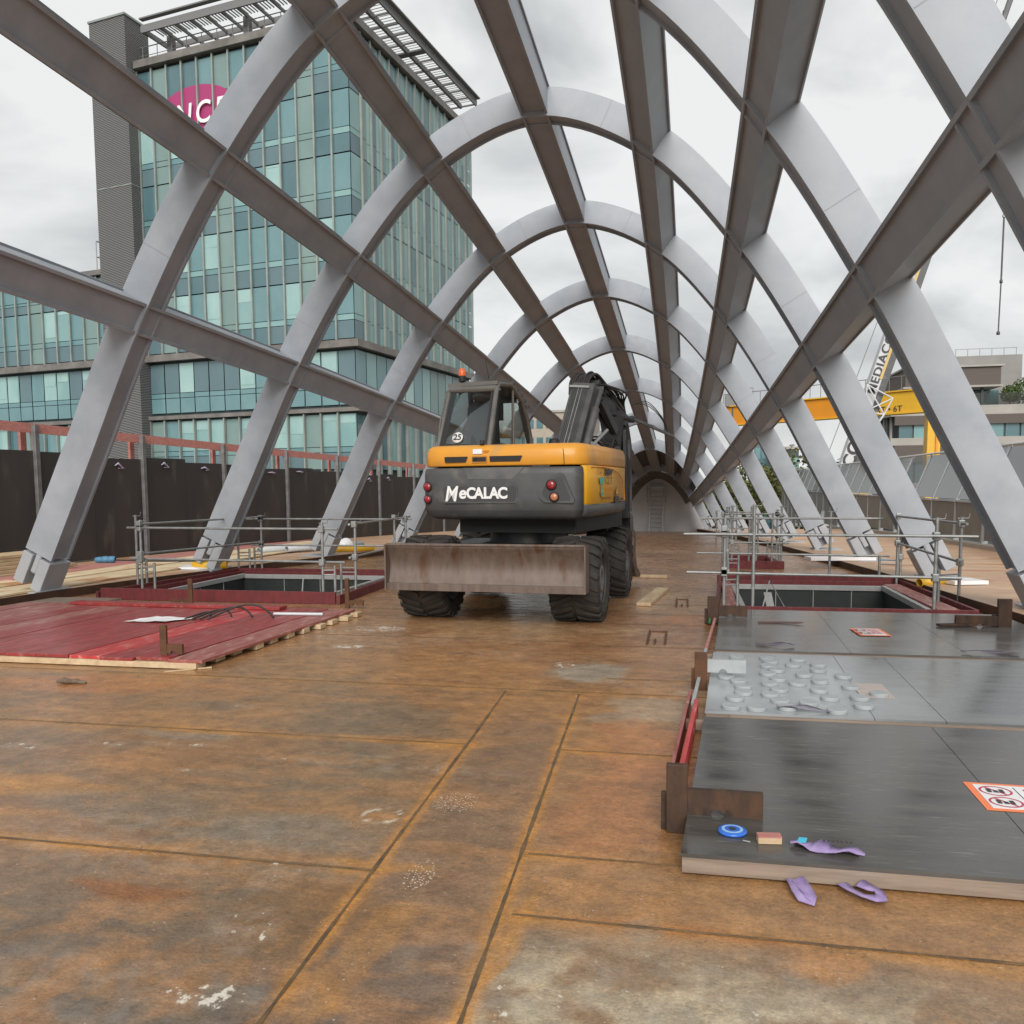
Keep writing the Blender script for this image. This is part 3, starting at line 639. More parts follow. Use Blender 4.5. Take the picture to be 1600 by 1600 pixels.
# pits
for k, (x0, x1, y0, y1) in enumerate(PITS):
    th = thing('hatch_opening', on((x0+x1)/2, (y0+y1)/2), ['wide open hatch in the deck left of the excavator, lined with dark sheets', 'open hatch in the deck on the right with dark sheet walls', 'small far hatch opening inside distant scaffold tubes'][k], 'hatch', 'open hatches in the deck')
    zt, zb = zc(y0)-.01, zc(y0)-1.4; m_ = MB(); t = .05
    m_.box(x0-t, x0, y0-t, y1+t, zb, zt); m_.box(x1, x1+t, y0-t, y1+t, zb, zt); m_.box(x0, x1, y0-t, y0, zb, zt); m_.box(x0, x1, y1, y1+t, zb, zt-.03); m_.box(x0-t, x1+t, y0-t, y1+t, zb-.05, zb)
    m_.build('pit_lining', M['pit'], th)
    m_ = MB(); 
    if k < 2:
        for q in range(1, 4): xx = x0+(x1-x0)*q/4+.1; m_.box(xx, xx+.012, y1-.012, y1-.002, zb, zt-.06)
        for q in range(1, 4): yy = y0+(y1-y0)*q/4; m_.box(x0+.002, x0+.014, yy, yy+.012, zb, zt-.05)
        m_.build('sheet_joint', M['rimgrey'], th)
    m_ = MB(); e = .035
    m_.box(x0-e, x0+e, y0, y1, zt-.05, zt+.03); m_.box(x1-e, x1+e, y0, y1, zt-.05, zt+.03); m_.box(x0+e, x1-e, y1-e, y1+e, zt-.06, zt+.02)
    m_.build('rim_angle', M['rimgrey'], th, bevel=.004)
    if k == 0: m_ = MB(); m_.tube([(-7.2,y1-.1,zt-.05),(-6.4,y0+1.2,zt-.5),(-6.4,y0+1.2,zb)], .014, 6); m_.build('brace_rod', M['rimgrey'], th)
    if k == 1:
        m_ = MB(); m_.tube([(x0+.15,y0+.5,zt-.5),(1.35,y1-.3,zt+.12),(1.55,y0+.9,zt-.35),(1.55,y0+.9,zb)], .012, 6); m_.bar((1.3,y1-.5,zt-.05),(1.45,y0+1.2,zb+.2), .12, .01); m_.build('brace_rod', M['rimgrey'], th)

def board(name, x0, x1, y0, y1, z0, z1, mt, label, cat, group=None, rot=0., bev=.004, pitch=0.):
    """a plank lying on the deck; x/y ranges before rotation about its centre"""
    cx, cy = (x0+x1)/2, (y0+y1)/2; b0 = zc(cy); slope = 2*CK*cy + pitch; hx, hy = (x1-x0)/2, (y1-y0)/2; c, s = math.cos(rot), math.sin(rot)
    m_ = MB(); v = []
    for z in (z0, z1):
        for dx, dy in ((-hx,-hy),(hx,-hy),(hx,hy),(-hx,hy)):
            X, Y = cx+c*dx-s*dy, cy+s*dx+c*dy; v.append((X, Y, b0+(Y-cy)*slope+z))
    m_.add(v, [(3,2,1,0),(4,5,6,7),(0,1,5,4),(1,2,6,5),(2,3,7,6),(3,0,4,7)])
    return tag(m_.build(name, mt, bevel=bev), label, cat, group)

# ------------------------------------------------------------------ left: red plank cover, rims, brackets
rs = random.Random(11)
th = thing('plank_cover', on(-6.8, 8.7), 'large cover of red stained planks laid on pale battens in front of the left hatch', 'plank cover')
for k in range(14):
    xa = -9.3+k*.355; y0 = 6.86+rs.uniform(-.02,.03); y1 = 10.22+rs.uniform(-.04,.03); drift = .0
    m_ = MB(); dz = rs.uniform(-.003,.004); sk = .11
    v = []
    for z in (.062+dz, .092+dz):
        for X, Y in ((xa, y0), (xa+.347, y0), (xa+.347+sk, y1), (xa+sk, y1)): v.append(on(X, Y, z))
    m_.add(v, [(3,2,1,0),(4,5,6,7),(0,1,5,4),(1,2,6,5),(2,3,7,6),(3,0,4,7)])
    m_.build('red_plank', M[rs.choice(['redwood','redwood','redwood2','redwood3','redwood3'])], th, bevel=.004)
for k in range(11):
    y = 6.84+k*.325; x1 = -4.42+k*.03+rs.uniform(-.03,.03)
    m_ = MB(); m_.add([on(X, Y, z) for z in (.006, .06) for X, Y in ((-9.4,y),(x1,y),(x1,y+.16+rs.uniform(-.01,.02)),(-9.4,y+.16))], [(3,2,1,0),(4,5,6,7),(0,1,5,4),(1,2,6,5),(2,3,7,6),(3,0,4,7)])
    m_.build('batten', M['wood'], th, bevel=.004)
m_ = MB(); m_.add([on(X, Y, .001+z) for z in (0,.03) for X, Y in ((-9.68,8.9),(-8.6,9.2),(-8.45,11.3),(-9.6,11.2))], [(3,2,1,0),(4,5,6,7),(0,1,5,4),(1,2,6,5),(2,3,7,6),(3,0,4,7)])
tag(m_.build('plywood_sheet', M['plyedge']), 'weathered pale plywood sheet between the kerb and the red planks', 'plywood sheet')
board('red_board', -8.35, -5.15, 10.0, 10.2, .095, .135, M['redwood'], 'long single red board lying across the far end of the plank cover', 'board', rot=-.03)
# hatch rims
def rim(th, segs, mt, name='rim_board'):
    for (xa, ya), (xb, yb), w_, h_ in segs:
        m_ = MB(); a, b2 = Vector(on(xa, ya, 0)), Vector(on(xb, yb, 0)); m_.bar(a+Vector((0,0,h_/2+.004)), b2+Vector((0,0,h_/2+.004)), w_, h_); m_.build(name, mt, th, bevel=.004)
th = thing('timber_upstand', on(-6.9, 13.4), 'red timber rim boards standing around the left hatch', 'hatch rim', 'red timber hatch rims')
rim(th, [((-8.82,11.3),(-4.95,11.28),.045,.175), ((-4.9,11.25),(-5.15,15.5),.05,.13), ((-8.9,11.3),(-8.85,15.35),.045,.12), ((-8.68,11.6),(-8.66,15.2),.045,.08), ((-8.9,15.4),(-5.2,15.45),.05,.12), ((-8.6,15.22),(-5.4,15.25),.05,.07)], M['rimwood'])
th = thing('timber_upstand', on(2.0, 13), 'red timber rim boards around the right hatch, with a wide worn plank on each side', 'hatch rim', 'red timber hatch rims')
rim(th, [((.42,11.2),(3.55,11.2),.05,.10), ((.42,11.25),(.60,15.0),.05,.14), ((3.55,11.25),(3.52,15.0),.05,.10), ((.55,15.0),(3.5,15.0),.05,.14), ((.78,14.75),(3.3,14.75),.05,.08)], M['rimwood'])
rim(th, [((.60,11.3),(.68,14.7),.16,.06), ((3.34,11.3),(3.32,14.7),.26,.05)], M['redwood3'], 'wide_plank')
th = thing('timber_upstand', on(1.3, 18.9), 'small red timber rim boards around the far hatch', 'hatch rim', 'red timber hatch rims')
rim(th, [((.85,18.0),(2.0,18.0),.05,.16), ((.9,18.05),(.95,19.8),.12,.13), ((1.9,18.05),(1.85,19.8),.12,.13), ((.9,19.9),(1.85,19.9),.05,.15)], M['rimwood'])

def bracket(x, y, h, w, armx, armz, arml, side, mt, label, armh=.1, depth=.03, foot_=True, armmat=None, lean=0.):
    """upright board with a horizontal arm that has a half-round notch underneath"""
    th = thing('stop_bracket', on(x, y), label, 'bracket', 'upright stop brackets'); b0 = zc(y)
    m_ = MB(); m_.box(x-w/2, x+w/2, y, y+depth, b0+.001, b0+h)
    if foot_: m_.box(x-w*.75, x+w*.15, y+depth+.001, y+depth*2, b0+.001, b0+h*.55)
    m_.build('upright', mt, th, bevel=.005)
    n = 8; r = .032; c = .4
    pts = [(0,0)]+[(c*arml - r*math.cos(PI*k/n), r*math.sin(PI*k/n)) for k in range(n+1)]+[(arml,0),(arml,armh),(0,armh)]
    P_ = [Vector((x+side*(w/2+.002) + side*px, y+.004, b0+armz+pz)) for px, pz in pts]
    m_ = MB(); m_.prism(P_, (0, depth, 0)); m_.build('arm', armmat or mt, th)
bracket(-.03, 3.93, .335, .10, 0, .097, .34, 1, M['woodbrown'], 'brown upright bracket with notched arm at the near corner of the dark panel', .12, .035)
bracket(.13, 6.83, .31, .10, 0, .15, .30, 1, M['rust'], 'bracket with a pale sprayed arm beside the round discs', .105, .03, armmat=M['disc'])
bracket(.33, 10.22, .34, .13, 0, .105, .33, 1, M['woodbrown'], 'brown bracket at the front left corner of the right hatch', .12, .04)
bracket(3.42, 9.95, .40, .14, 0, .10, .42, -1, M['woodbrown'], 'tall brown bracket against the right kerb', .11, .05)
bracket(-4.83, 7.0, .38, .07, 0, .11, .16, 1, M['rust'], 'thin upright bracket at the near corner of the red plank cover', .09, .03)
bracket(-6.95, 10.75, .40, .07, 0, .04, .28, -1, M['rust'], 'thin bracket in front of the middle of the left hatch rim', .06, .03)
bracket(-4.62, 10.9, .42, .06, 0, .04, .2, 1, M['rust'], 'thin bracket at the right corner of the left hatch rim', .07, .04)
board('timber_offcut', 2.72, 3.12, 9.88, 9.97, .098, .125, M['woodbrown'], 'dark timber offcut lying on the far panel near the kerb', 'timber', rot=.25)
board('timber_offcut', 3.0, 3.5, 10.25, 10.3, .098, .14, M['pinkwood'], 'narrow pinkish timber strip lying behind the dark offcut by the kerb', 'timber', rot=-.7)

# ------------------------------------------------------------------ right: three film-faced panels
def panel(x0a, x0b, x1, y0, y1, zt, mt, label, splits, fr=.028):
    th = thing('formwork_panel', on((x0a+x1)/2, (y0+y1)/2), label, 'panel', 'film faced cover panels'); b0 = zc((y0+y1)/2)
    cuts = [0]+splits+[1]
    for a, c in zip(cuts[:-1], cuts[1:]):
        g = .002; v = []
        for z in (zt-.016, zt):
            for t, Y in ((a, y0), (c, y0), (c, y1), (a, y1)):
                xl = x0a+(x0b-x0a)*(Y-y0)/(y1-y0); X = xl+(x1-xl)*t + (g if t == a and a > 0 else (-g if t == c and c < 1 else 0)); v.append((X, Y, zc(Y)+z))
        m_ = MB(); m_.add(v, [(3,2,1,0),(4,5,6,7),(0,1,5,4),(1,2,6,5),(2,3,7,6),(3,0,4,7)]); m_.build('film_sheet', mt, th)
    for Y in (y0+.003, y1-.043): m_ = MB(); m_.box(x0a+.005, x1-.01, Y, Y+.04, zc(Y)+.012, zc(Y)+zt-.018); m_.build('edge_timber', M['plyedge'], th, bevel=.003)
    m_ = MB()
    for k in range(5): X = x0a+.3+k*.7; m_.box(X, X+.08, y0+.06, y1-.06, b0+.004, b0+zt-.025)
    m_.build('bearer', M['woodbrown'], th); return th
panel(-.01, .135, 3.85, 3.50, 5.68, .098, M['panel1'], 'dark grey cover panel nearest the camera, with a warning sheet on it', [.38, .62])
panel(.14, .265, 3.8, 5.82, 7.98, .098, M['panel2'], 'cover panel sprayed pale grey with round discs on it', [.30, .42, .75])
panel(.285, .44, 3.7, 8.16, 10.95, .092, M['panel3'], 'grey cover panel in front of the right hatch', [.36, .66])
board('edge_strip', .30, 3.8, 5.70, 5.735, .09, .105, M['plyedge'], 'pale timber strip in the gap between the near and sprayed panels', 'timber strip', rot=.0, bev=.002)
# red boards along the left side of the panels
m_ = MB(); m_.bar(on(-.035, 4.12, .085), on(.085, 5.95, .085), .028, .13); tag(m_.build('side_board', M['redwood2'], bevel=.003), 'bright red board standing along the left edge of the near panel', 'board')
m_ = MB(); m_.bar(on(-.075, 4.35, .06), on(.045, 6.35, .06), .022, .12); tag(m_.build('side_board', M['redwood3'], bevel=.003), 'worn brown red board outside the bright red one', 'board')
m_ = MB(); m_.bar(on(.06, 6.0, .095), on(.20, 8.1, .095), .026, .03); tag(m_.build('side_board', M['disc'], bevel=.003), 'thin pale sprayed strip along the left edge of the sprayed panel', 'board')
m_ = MB(); m_.bar(on(.20, 8.12, .085), on(.35, 10.1, .085), .028, .04); tag(m_.build('side_board', M['pinkwood'], bevel=.003), 'faded pink board along the left edge of the far grey panel', 'board')
# discs
DP = [(.46,7.74),(.47,7.58),(.44,7.43),(.72,7.7),(.735,7.56),(.70,7.38),(.75,7.22),(.67,7.07),(.73,6.88),(.65,6.71),(.70,6.52),(.62,6.35),(.67,6.17),(.70,5.99),(.33,6.9),(.42,6.76),(.44,6.57),(.43,6.38),(.36,6.2),(.32,5.95),(.49,5.94),(.98,7.7),(.91,7.46),(1.12,7.5),(1.09,7.28),(1.25,7.07),(.95,7.07),(.86,6.75),(1.04,6.86),(1.24,6.70),(.99,6.55),(1.40,6.5),(1.03,6.32),(1.24,6.36),(.86,6.14),(1.22,6.12),(1.02,5.96)]
proto = None
dl = 'low round disc sprayed pale grey, one of the scatter on the sprayed panel'
for k, (X, Y) in enumerate(DP):
    Y = Y*.995
    if proto is None:
        m_ = MB(); m_.lathe([(0,0),(.065,0),(.066,.004),(.066,.023),(.063,.027),(0,.027)], (0,0,0), (0,0,1), 28, smooth=False)
        proto = m_.build('steel_disc', M['disc'], bevel=.0015); c = proto
    else: c = proto.copy(); COL.objects.link(c)
    c.location = on(X, Y, .0985); c.rotation_euler = (0, 0, k*1.3); tag(c, dl, 'disc', 'sprayed discs on the panel')
# near bits on the dark panel
th = thing('cutting_disc', on(.215, 3.76, .0985), 'blue cutting disc with pale ring and dark centre on the dark panel', 'cutting disc')
m_ = MB(); m_.lathe([(0,0),(.060,0),(.064,.004),(.064,.010),(.058,.014),(.047,.015)], on(.215,3.76,.0985), (0,0,1), 32); m_.build('rim', M['blue'], th)
m_ = MB(); m_.lathe([(.047,.0152),(.034,.0158)], on(.215,3.76,.0985), (0,0,1), 32); m_.build('pale_ring', mat('pale_blue', (.30,.50,.75,1), .3), th)
m_ = MB(); m_.lathe([(.034,.0158),(.017,.016)], on(.215,3.76,.0985), (0,0,1), 32); m_.build('blue_ring', M['blue'], th)
m_ = MB(); m_.lathe([(.017,.0162),(.006,.0165),(0,.0165)], on(.215,3.76,.0985), (0,0,1), 24); m_.build('dark_centre', M['ink'], th)
wb = board('wood_block', .315, .415, 3.655, 3.70, .099, .126, M['wood'], 'small red topped wood block beside the blue disc', 'wood block', rot=.12, bev=.002)
m_ = MB(); c_, s_ = math.cos(.12), math.sin(.12); m_.obox(Vector(on(.365,3.6775,.1265))+Vector((-.05*c_+.0225*s_, -.05*s_-.0225*c_, 0)), (.1*c_,.1*s_,0), (-.045*s_,.045*c_,0), (0,0,.007)); m_.build('red_top', M['pinkwood'], wb)
def sling(name, pts, w_, label, cat, tagged=False, group='purple lifting slings'):
    m_ = MB(); n = len(pts); L_, Rr = [], []
    for i, p in enumerate(pts):
        p = Vector(p); d = (Vector(pts[min(i+1,n-1)])-Vector(pts[max(i-1,0)])).normalized(); s_ = d.cross(Vector((0,0,1))).normalized(); ww = w_[i] if isinstance(w_, (list,tuple)) else w_
        tw = .5*math.sin(i*1.1); L_.append(p+s_*ww/2+Vector((0,0,ww*.3*tw))); Rr.append(p-s_*ww/2-Vector((0,0,ww*.3*tw)))
    t = Vector((0,0,.006)); vs = L_+Rr+[v-t for v in L_]+[v-t for v in Rr]
    fs = []
    for i in range(n-1): fs += [(i,i+1,n+i+1,n+i),(2*n+i,2*n+i+1,3*n+i+1,3*n+i),(i,i+1,2*n+i+1,2*n+i),(n+i,n+i+1,3*n+i+1,3*n+i)]
    m_.add(vs, fs, 0, True); return m_
th = thing('folded_sling', on(.55,3.66,.099), 'folded purple lifting sling with a blue tag on the dark panel', 'lifting sling', 'purple lifting slings')
m_ = sling('', [on(.45+.029*k, 3.66-.006*k+.006*math.sin(k), .118+.006*math.sin(k*1.7)) for k in range(11)], [.03,.06,.075,.08,.08,.08,.075,.07,.065,.045,.012], '', ''); m_.build('webbing', M['purple'], th)
m_ = sling('', [on(.47+.028*k, 3.675-.006*k, .108) for k in range(10)], [.03,.05,.05,.06,.05,.05,.05,.05,.04,.02], '', ''); m_.build('under_fold', M['ink'], th)
m_ = MB()
for k in range(7): m_.box(.58+k*.018, .588+k*.018, 3.625, 3.643, zc(3.6)+.140, zc(3.6)+.142)
m_.build('load_print', M['ink'], th)
m_ = MB(); m_.obox(on(.475,3.63,.128), (.035,.0,.0), (.012,.04,.004), (0,0,.002)); m_.build('size_tag', M['cyan'], th)
loopA = [(.44,3.49,.03),(.445,3.44,.03),(.45,3.39,.028),(.465,3.345,.022),(.487,3.335,.02),(.495,3.37,.026),(.48,3.42,.034),(.46,3.48,.04)]
m_ = sling('', [on(a, b3, c) for a, b3, c in loopA], .05, '', ''); tag(m_.build('sling_loop', M['purple']), 'left purple sling loop sticking out under the near panel edge', 'lifting sling', 'purple lifting slings')
loopB = [(.635,3.49,.03),(.66,3.44,.03),(.70,3.405,.028),(.74,3.385,.03),(.765,3.40,.026),(.765,3.44,.032),(.735,3.46,.036),(.70,3.49,.04)]
m_ = sling('', [on(a, b3, c) for a, b3, c in loopB], .045, '', ''); tag(m_.build('sling_loop', M['purple']), 'right purple sling loop sticking out under the near panel edge', 'lifting sling', 'purple lifting slings')
for pts, lb in (([(.68+.045*k, 8.42-.004*k, .112+.02*math.exp(-((k-6)/1.6)**2)) for k in range(9)], 'limp purple sling across the gap behind the round discs'),
                ([(2.5+.06*k, 8.30, .115+.014*math.exp(-((k-2)/1.4)**2)) for k in range(9)], 'limp purple sling on the far panel edge at the right')):
    m_ = sling('', [on(*p) for p in pts], .05, '', ''); tag(m_.build('sling_tail', mat('dusty_purple_webbing', lin(96,88,104), .8)), lb, 'lifting sling', 'purple lifting slings')
m_ = sling('', [on(.62+.05*k, 5.93-.004*k, .125+.012*math.sin(k*.6)) for k in range(9)], [.02,.05,.07,.07,.06,.05,.05,.04,.01], '', ''); tag(m_.build('sling_tail', mat('sprayed_webbing', lin(120,116,128), .6)), 'grey sprayed sling lying on the near edge of the sprayed panel', 'lifting sling', 'purple lifting slings')
m_ = MB(); m_.tube([on(.82+.055*k, 9.85+.02*math.sin(k*.5), .10+.012*(k/9)**2) for k in range(10)], [.012]*9+[.004], 6); tag(m_.build('metal_strip', mat('dull_red_strip', lin(92,66,60), .6)), 'thin curved dark strip lying on the far grey panel', 'strip')
m_ = MB(); m_.tube([on(.255, 3.665, .103), on(.285, 3.655, .103)], .004, 6); tag(m_.build('screw', M['galv']), 'small bright screw on the dark panel corner', 'screw')

def sign(cx, cy, sx, sy, rot, label, detailed):
    th = thing('warning_sheet', on(cx, cy, .099), label, 'warning sheet', 'laminated warning sheets'); b0 = zc(cy)+.099
    c, s = math.cos(rot), math.sin(rot); sl_ = 2*CK*cy
    T = lambda a, b4, z: (cx+c*a-s*b4, cy+s*a+c*b4, b0+(s*a+c*b4)*sl_+z)
    def rect(m_, a0, a1, b0_, b1, z, h=.0012): m_.add([T(a, b4, z+q) for q in (0, h) for a, b4 in ((a0,b0_),(a1,b0_),(a1,b1),(a0,b1))], [(3,2,1,0),(4,5,6,7),(0,1,5,4),(1,2,6,5),(2,3,7,6),(3,0,4,7)])
    m_ = MB(); rect(m_, -sx/2-.035, sx/2+.035, -sy/2-.03, sy/2+.03, .0); m_.build('orange_tape', M['orangetape'], th)
    m_ = MB(); rect(m_, -sx/2, sx/2, -sy/2, sy/2, .0018); m_.build('white_sheet', M['paper'], th)
    m_ = MB(); 
    def ringm(ca, cb, ra, rb, wd, z, n=28):
        for k in range(n):
            t0, t1 = 2*PI*k/n, 2*PI*(k+1)/n
            m_.add([T(ca+ra*math.cos(t0), cb+rb*math.sin(t0), z), T(ca+ra*math.cos(t1), cb+rb*math.sin(t1), z), T(ca+(ra-wd)*math.cos(t1), cb+(rb-wd)*math.sin(t1), z), T(ca+(ra-wd)*math.cos(t0), cb+(rb-wd)*math.sin(t0), z)], [(0,1,2,3)])
    R0 = sy*.21
    for cb in (sy*.23, -sy*.24):
        ringm(-sx*.30, cb, R0*1.1, R0, .011, .0042); d = R0*.62
        m_.add([T(-sx*.30-d, cb+d, .0044), T(-sx*.30-d+.011, cb+d+.006, .0044), T(-sx*.30+d, cb-d, .0044), T(-sx*.30+d-.011, cb-d-.006, .0044)], [(0,1,2,3)])
    m_.build('prohibition_ring', M['signred'], th)
    m_ = MB()
    for k, cb in enumerate((sy*.23, -sy*.24)):
        for q in range(3): a0 = -sx*.30-R0*.6+q*R0*.42; rect(m_, a0, a0+R0*.3, cb-R0*.35, cb+R0*(.35 if q != 1 else .1), .0046, .0004)
    rect(m_, -sx*.07, -sx*.062, -sy*.42, sy*.42, .0046, .0004)
    m_.build('pictogram', M['ink'], th)
    if detailed:
        for q, (bd, yy) in enumerate((('NE PAS', .3), ('MARCHER', .05), ('DANGER', -.25))):
            text('sign_text', bd, M['signred'] if q == 2 else M['ink'], frame(T(sx*.22, yy*sy, .0048), (c, s, 0), (-s, c, sl_)), sy*.2, th, .0003)
    else:
        m_ = MB()
        for q in range(5): rect(m_, sx*.02, sx*.42, sy*(.3-.15*q), sy*(.36-.15*q), .0046, .0004)
        m_.build('sheet_print', M['signred'], th)
sign(1.66, 4.43, .42, .33, -.02, 'orange taped warning sheet with red prohibition rings on the dark near panel', False)
sign(1.92, 9.36, .24, .40, 0.05, 'orange taped warning sheet on the far grey panel', False)
th = thing('warning_sheet', on(1.43,6.55,.099), 'faded overpainted sheet on the sprayed panel', 'warning sheet', 'laminated warning sheets')
m_ = MB(); m_.box(1.27,1.5,6.40,6.85,zc(6.6)+.0995,zc(6.6)+.1010); m_.build('sheet', mat('overpainted_sheet', lin(172,164,158), .5, 0, lin(190,172,160), 12), th)
th = thing('warning_sheet', on(-6.25,8.8,.1), 'crumpled white sheet lying on the red plank cover', 'warning sheet', 'laminated warning sheets')
m_ = MB(); rs = random.Random(4); g = [[on(-6.55+.07*i+(.05*j_), 8.75+.09*j_, .102+rs.random()*.018) for i in range(9)] for j_ in range(5)]
for j_ in range(4):
    for i in range(8): m_.add([g[j_][i], g[j_][i+1], g[j_+1][i+1], g[j_+1][i]], [(0,1,2,3)])
m_.build('sheet', M['paper'], th)
# loose things on the deck
board('timber_offcut', -.56, -.36, 11.75, 13.7, .002, .05, M['wood'], 'pale timber offcut lying on the deck right of the excavator wheels', 'timber', rot=-.11)
board('timber_offcut', -1.5, -.33, 15.75, 15.9, .002, .05, M['wood'], 'long pale batten lying crosswise beside the front wheel', 'timber', rot=-.03)
m_ = MB(); m_.tube([on(-5.27,6.14,.02), on(-5.2,6.15,.03), on(-5.14,6.16,.022)], [.012,.03,.014], 8); m_.tube([on(-5.2,6.15,.02), on(-5.1,6.18,.02), on(-5.0,6.16,.015)], [.02,.022,.01], 7)
tag(m_.build('work_glove', mat('dirty_glove', lin(88,74,60), .9, 0, lin(120,104,88), 20)), 'dirty crumpled glove lying on the left of the deck', 'glove')
m_ = MB(); m_.bar(on(-4.62,6.7,.008), on(-4.3,6.95,.008), .018, .012); tag(m_.build('wood_strip', M['wood']), 'thin pale strip on the deck by the red plank cover corner', 'wood strip')
m_ = MB()
for k in range(4):
    a0 = -5.9+.1*k; m_.tube([on(a0+.02*q*(k+1), 9.0+.12*q-.01*q*q, .11+.12*math.sin(PI*q/9)*(.3+.3*k)) for q in range(10)], .012, 6)
tag(m_.build('cable_coil', M['cable']), 'tangle of dark hose on the right end of the red planks', 'hose')
m_ = MB(); m_.tube([on(-5.0,9.5,.12), on(-4.4,9.62,.11)], .02, 8); tag(m_.build('pipe_offcut', M['pvcgrey']), 'short pale grey pipe on the plank cover edge', 'pipe')
m_ = MB(); m_.tube([on(.29,10.15,.03), on(.29,10.15,.09)], [.03,.02], 8); tag(m_.build('cord_reel', mat('green_plastic', (.02,.10,.03,1), .5)), 'small dark green plastic piece below the bracket by the right hatch', 'plastic piece')
m_ = MB(); m_.tube([on(2.3+.1*k, 15.35+.1*math.sin(k*.5), .03) for k in range(12)], .012, 5); tag(m_.build('cable', M['cable']), 'dark cable running along the back of the right hatch', 'cable')
m_ = MB(); m_.tube([on(1.0+.28*k, 17.2-.16*k, .015) for k in range(9)], .014, 5); tag(m_.build('cable', M['cable']), 'thin dark cable on the deck in front of the far hatch', 'cable')

# ------------------------------------------------------------------ guardrails of scaffold tube around the hatches
def guard(label, posts, stubs, rails, zb=None):
    xs_ = [p[0] for p in posts]; ys_ = [p[1] for p in posts]
    th = thing('scaffold_guardrail', on(sum(xs_)/len(xs_), sum(ys_)/len(ys_)), label, 'guardrail', 'scaffold tube guardrails')
    for X, Y, h in posts:
        m_ = MB(); m_.tube([on(X, Y, .0), on(X+.01, Y, h)], .022, 10); m_.tube([on(X-.04, Y, h-.02), on(X+.1, Y, h-.015), on(X+.11, Y, h+.05)], .008, 5); p = m_.build('post', M['galv'], th)
    for X, Y, dx, dy in stubs:
        m_ = MB(); m_.tube([on(X+dx, Y+dy, 0), on(X+dx, Y+dy, .5)], .022, 8)
        for h in (.36, .43): m_.tube([on(X, Y, h), on(X+dx, Y+dy, h)], .012, 6)
        m_.build('base_frame', M['galv'], th)
    for a, b4 in rails:
        m_ = MB(); m_.tube([on(*a), on(*b4)], .019, 10); m_.build('rail', M['galv'], th)
        for P_ in (a, b4):
            best = min(posts, key=lambda q: (q[0]-P_[0])**2+(q[1]-P_[1])**2)
            m_ = MB(); hh = P_[2]; m_.box(best[0]-.04, best[0]+.04, best[1]-.05, best[1]+.03, zc(best[1])+hh-.05, zc(best[1])+hh+.05); m_.build('coupler', M['galv'], th, bevel=.01)
guard('scaffold tube guardrail around the left hatch', [(-9.05,12.5,1.27),(-8.68,12.1,1.2),(-5.45,11.95,1.17),(-5.1,12.4,1.17),(-8.95,15.6,1.22),(-8.65,16.0,1.18),(-5.95,16.6,1.16),(-5.6,16.3,1.16)],
      [(-8.68,12.1,.22,.02),(-9.05,12.5,.0,.25),(-5.45,11.95,.18,.05),(-5.1,12.4,-.24,.0),(-8.95,15.6,.25,.0),(-8.65,16.0,-.16,.0)],
      [((-8.95,12.15,1.07),(-5.2,11.98,1.06)), ((-8.95,12.2,.56),(-5.1,12.0,.55)), ((-8.75,12.1,1.13),(-8.85,16.3,1.13)), ((-8.75,12.1,.64),(-8.85,16.2,.6)), ((-9.0,16.05,1.1),(-5.5,16.4,1.08)), ((-8.9,16.05,.55),(-5.4,16.4,.53)), ((-5.15,12.3,1.12),(-5.7,16.9,1.12)), ((-5.15,12.3,.6),(-5.7,16.9,.56))])
guard('scaffold tube guardrail around the right hatch, with rails reaching out over the deck', [(.50,11.3,1.26),(.86,11.2,1.42),(.70,14.9,1.15),(2.45,15.3,1.25),(3.05,11.25,1.25),(3.70,12.5,1.22),(3.45,14.9,1.28),(3.55,15.1,1.2)],
      [(.50,11.3,.18,.1),(3.70,12.5,-.3,-.15),(3.45,14.9,-.25,.1),(.70,14.9,.2,.0)],
      [((-.02,11.22,1.04),(3.5,11.15,1.02)), ((.02,11.3,.53),(3.35,11.22,.50)), ((.25,15.1,1.13),(3.3,15.2,1.12)), ((.2,15.1,.52),(3.4,15.2,.48)), ((3.42,14.9,1.17),(3.72,12.3,1.13)), ((3.45,14.9,.72),(3.7,12.4,.60)), ((.55,11.3,1.1),(.72,15,1.1)), ((.55,11.3,.55),(.72,15,.55))])
guard('distant cluster of scaffold tubes around the far hatch on the right', [(.95,18.0,1.2),(1.05,19.9,1.3),(1.3,18.1,1.1),(1.75,18.0,1.15),(1.95,18.2,1.3),(2.05,20,1.2),(1.5,20.0,1.25),(.85,20.2,1.15),(1.62,19.9,1.1)],
      [(.95,18.0,.14,.0),(1.75,18.0,.16,.1),(2.05,20,-.2,0),(1.05,19.9,-.2,0),(1.3,18.1,.15,0)],
      [((.8,18.05,1.05),(2.1,18.1,1.04)), ((.8,18.05,.55),(2.1,18.1,.53)), ((.9,20,1.1),(2.2,20,1.1)), ((.9,20,.6),(2.2,20,.6)), ((1.0,18,1.1),(1.0,20.2,1.1)), ((2.0,18,1.1),(2.05,20.2,1.1)), ((2.0,18,.6),(2.05,20.2,.6))])
guard('tiny far scaffold rails by the right kerb near the end wall', [(1.3,26.5,1.2),(2.0,27,1.2),(1.4,30,1.2),(.95,27,1.1),(1.7,29.4,1.25)], [(1.3,26.5,.2,0)], [((1.2,26.5,1.05),(2.1,26.7,1.05)), ((1.2,26.5,.55),(2.1,26.7,.55)), ((1.35,30,1.05),(1.4,27,1.05))])

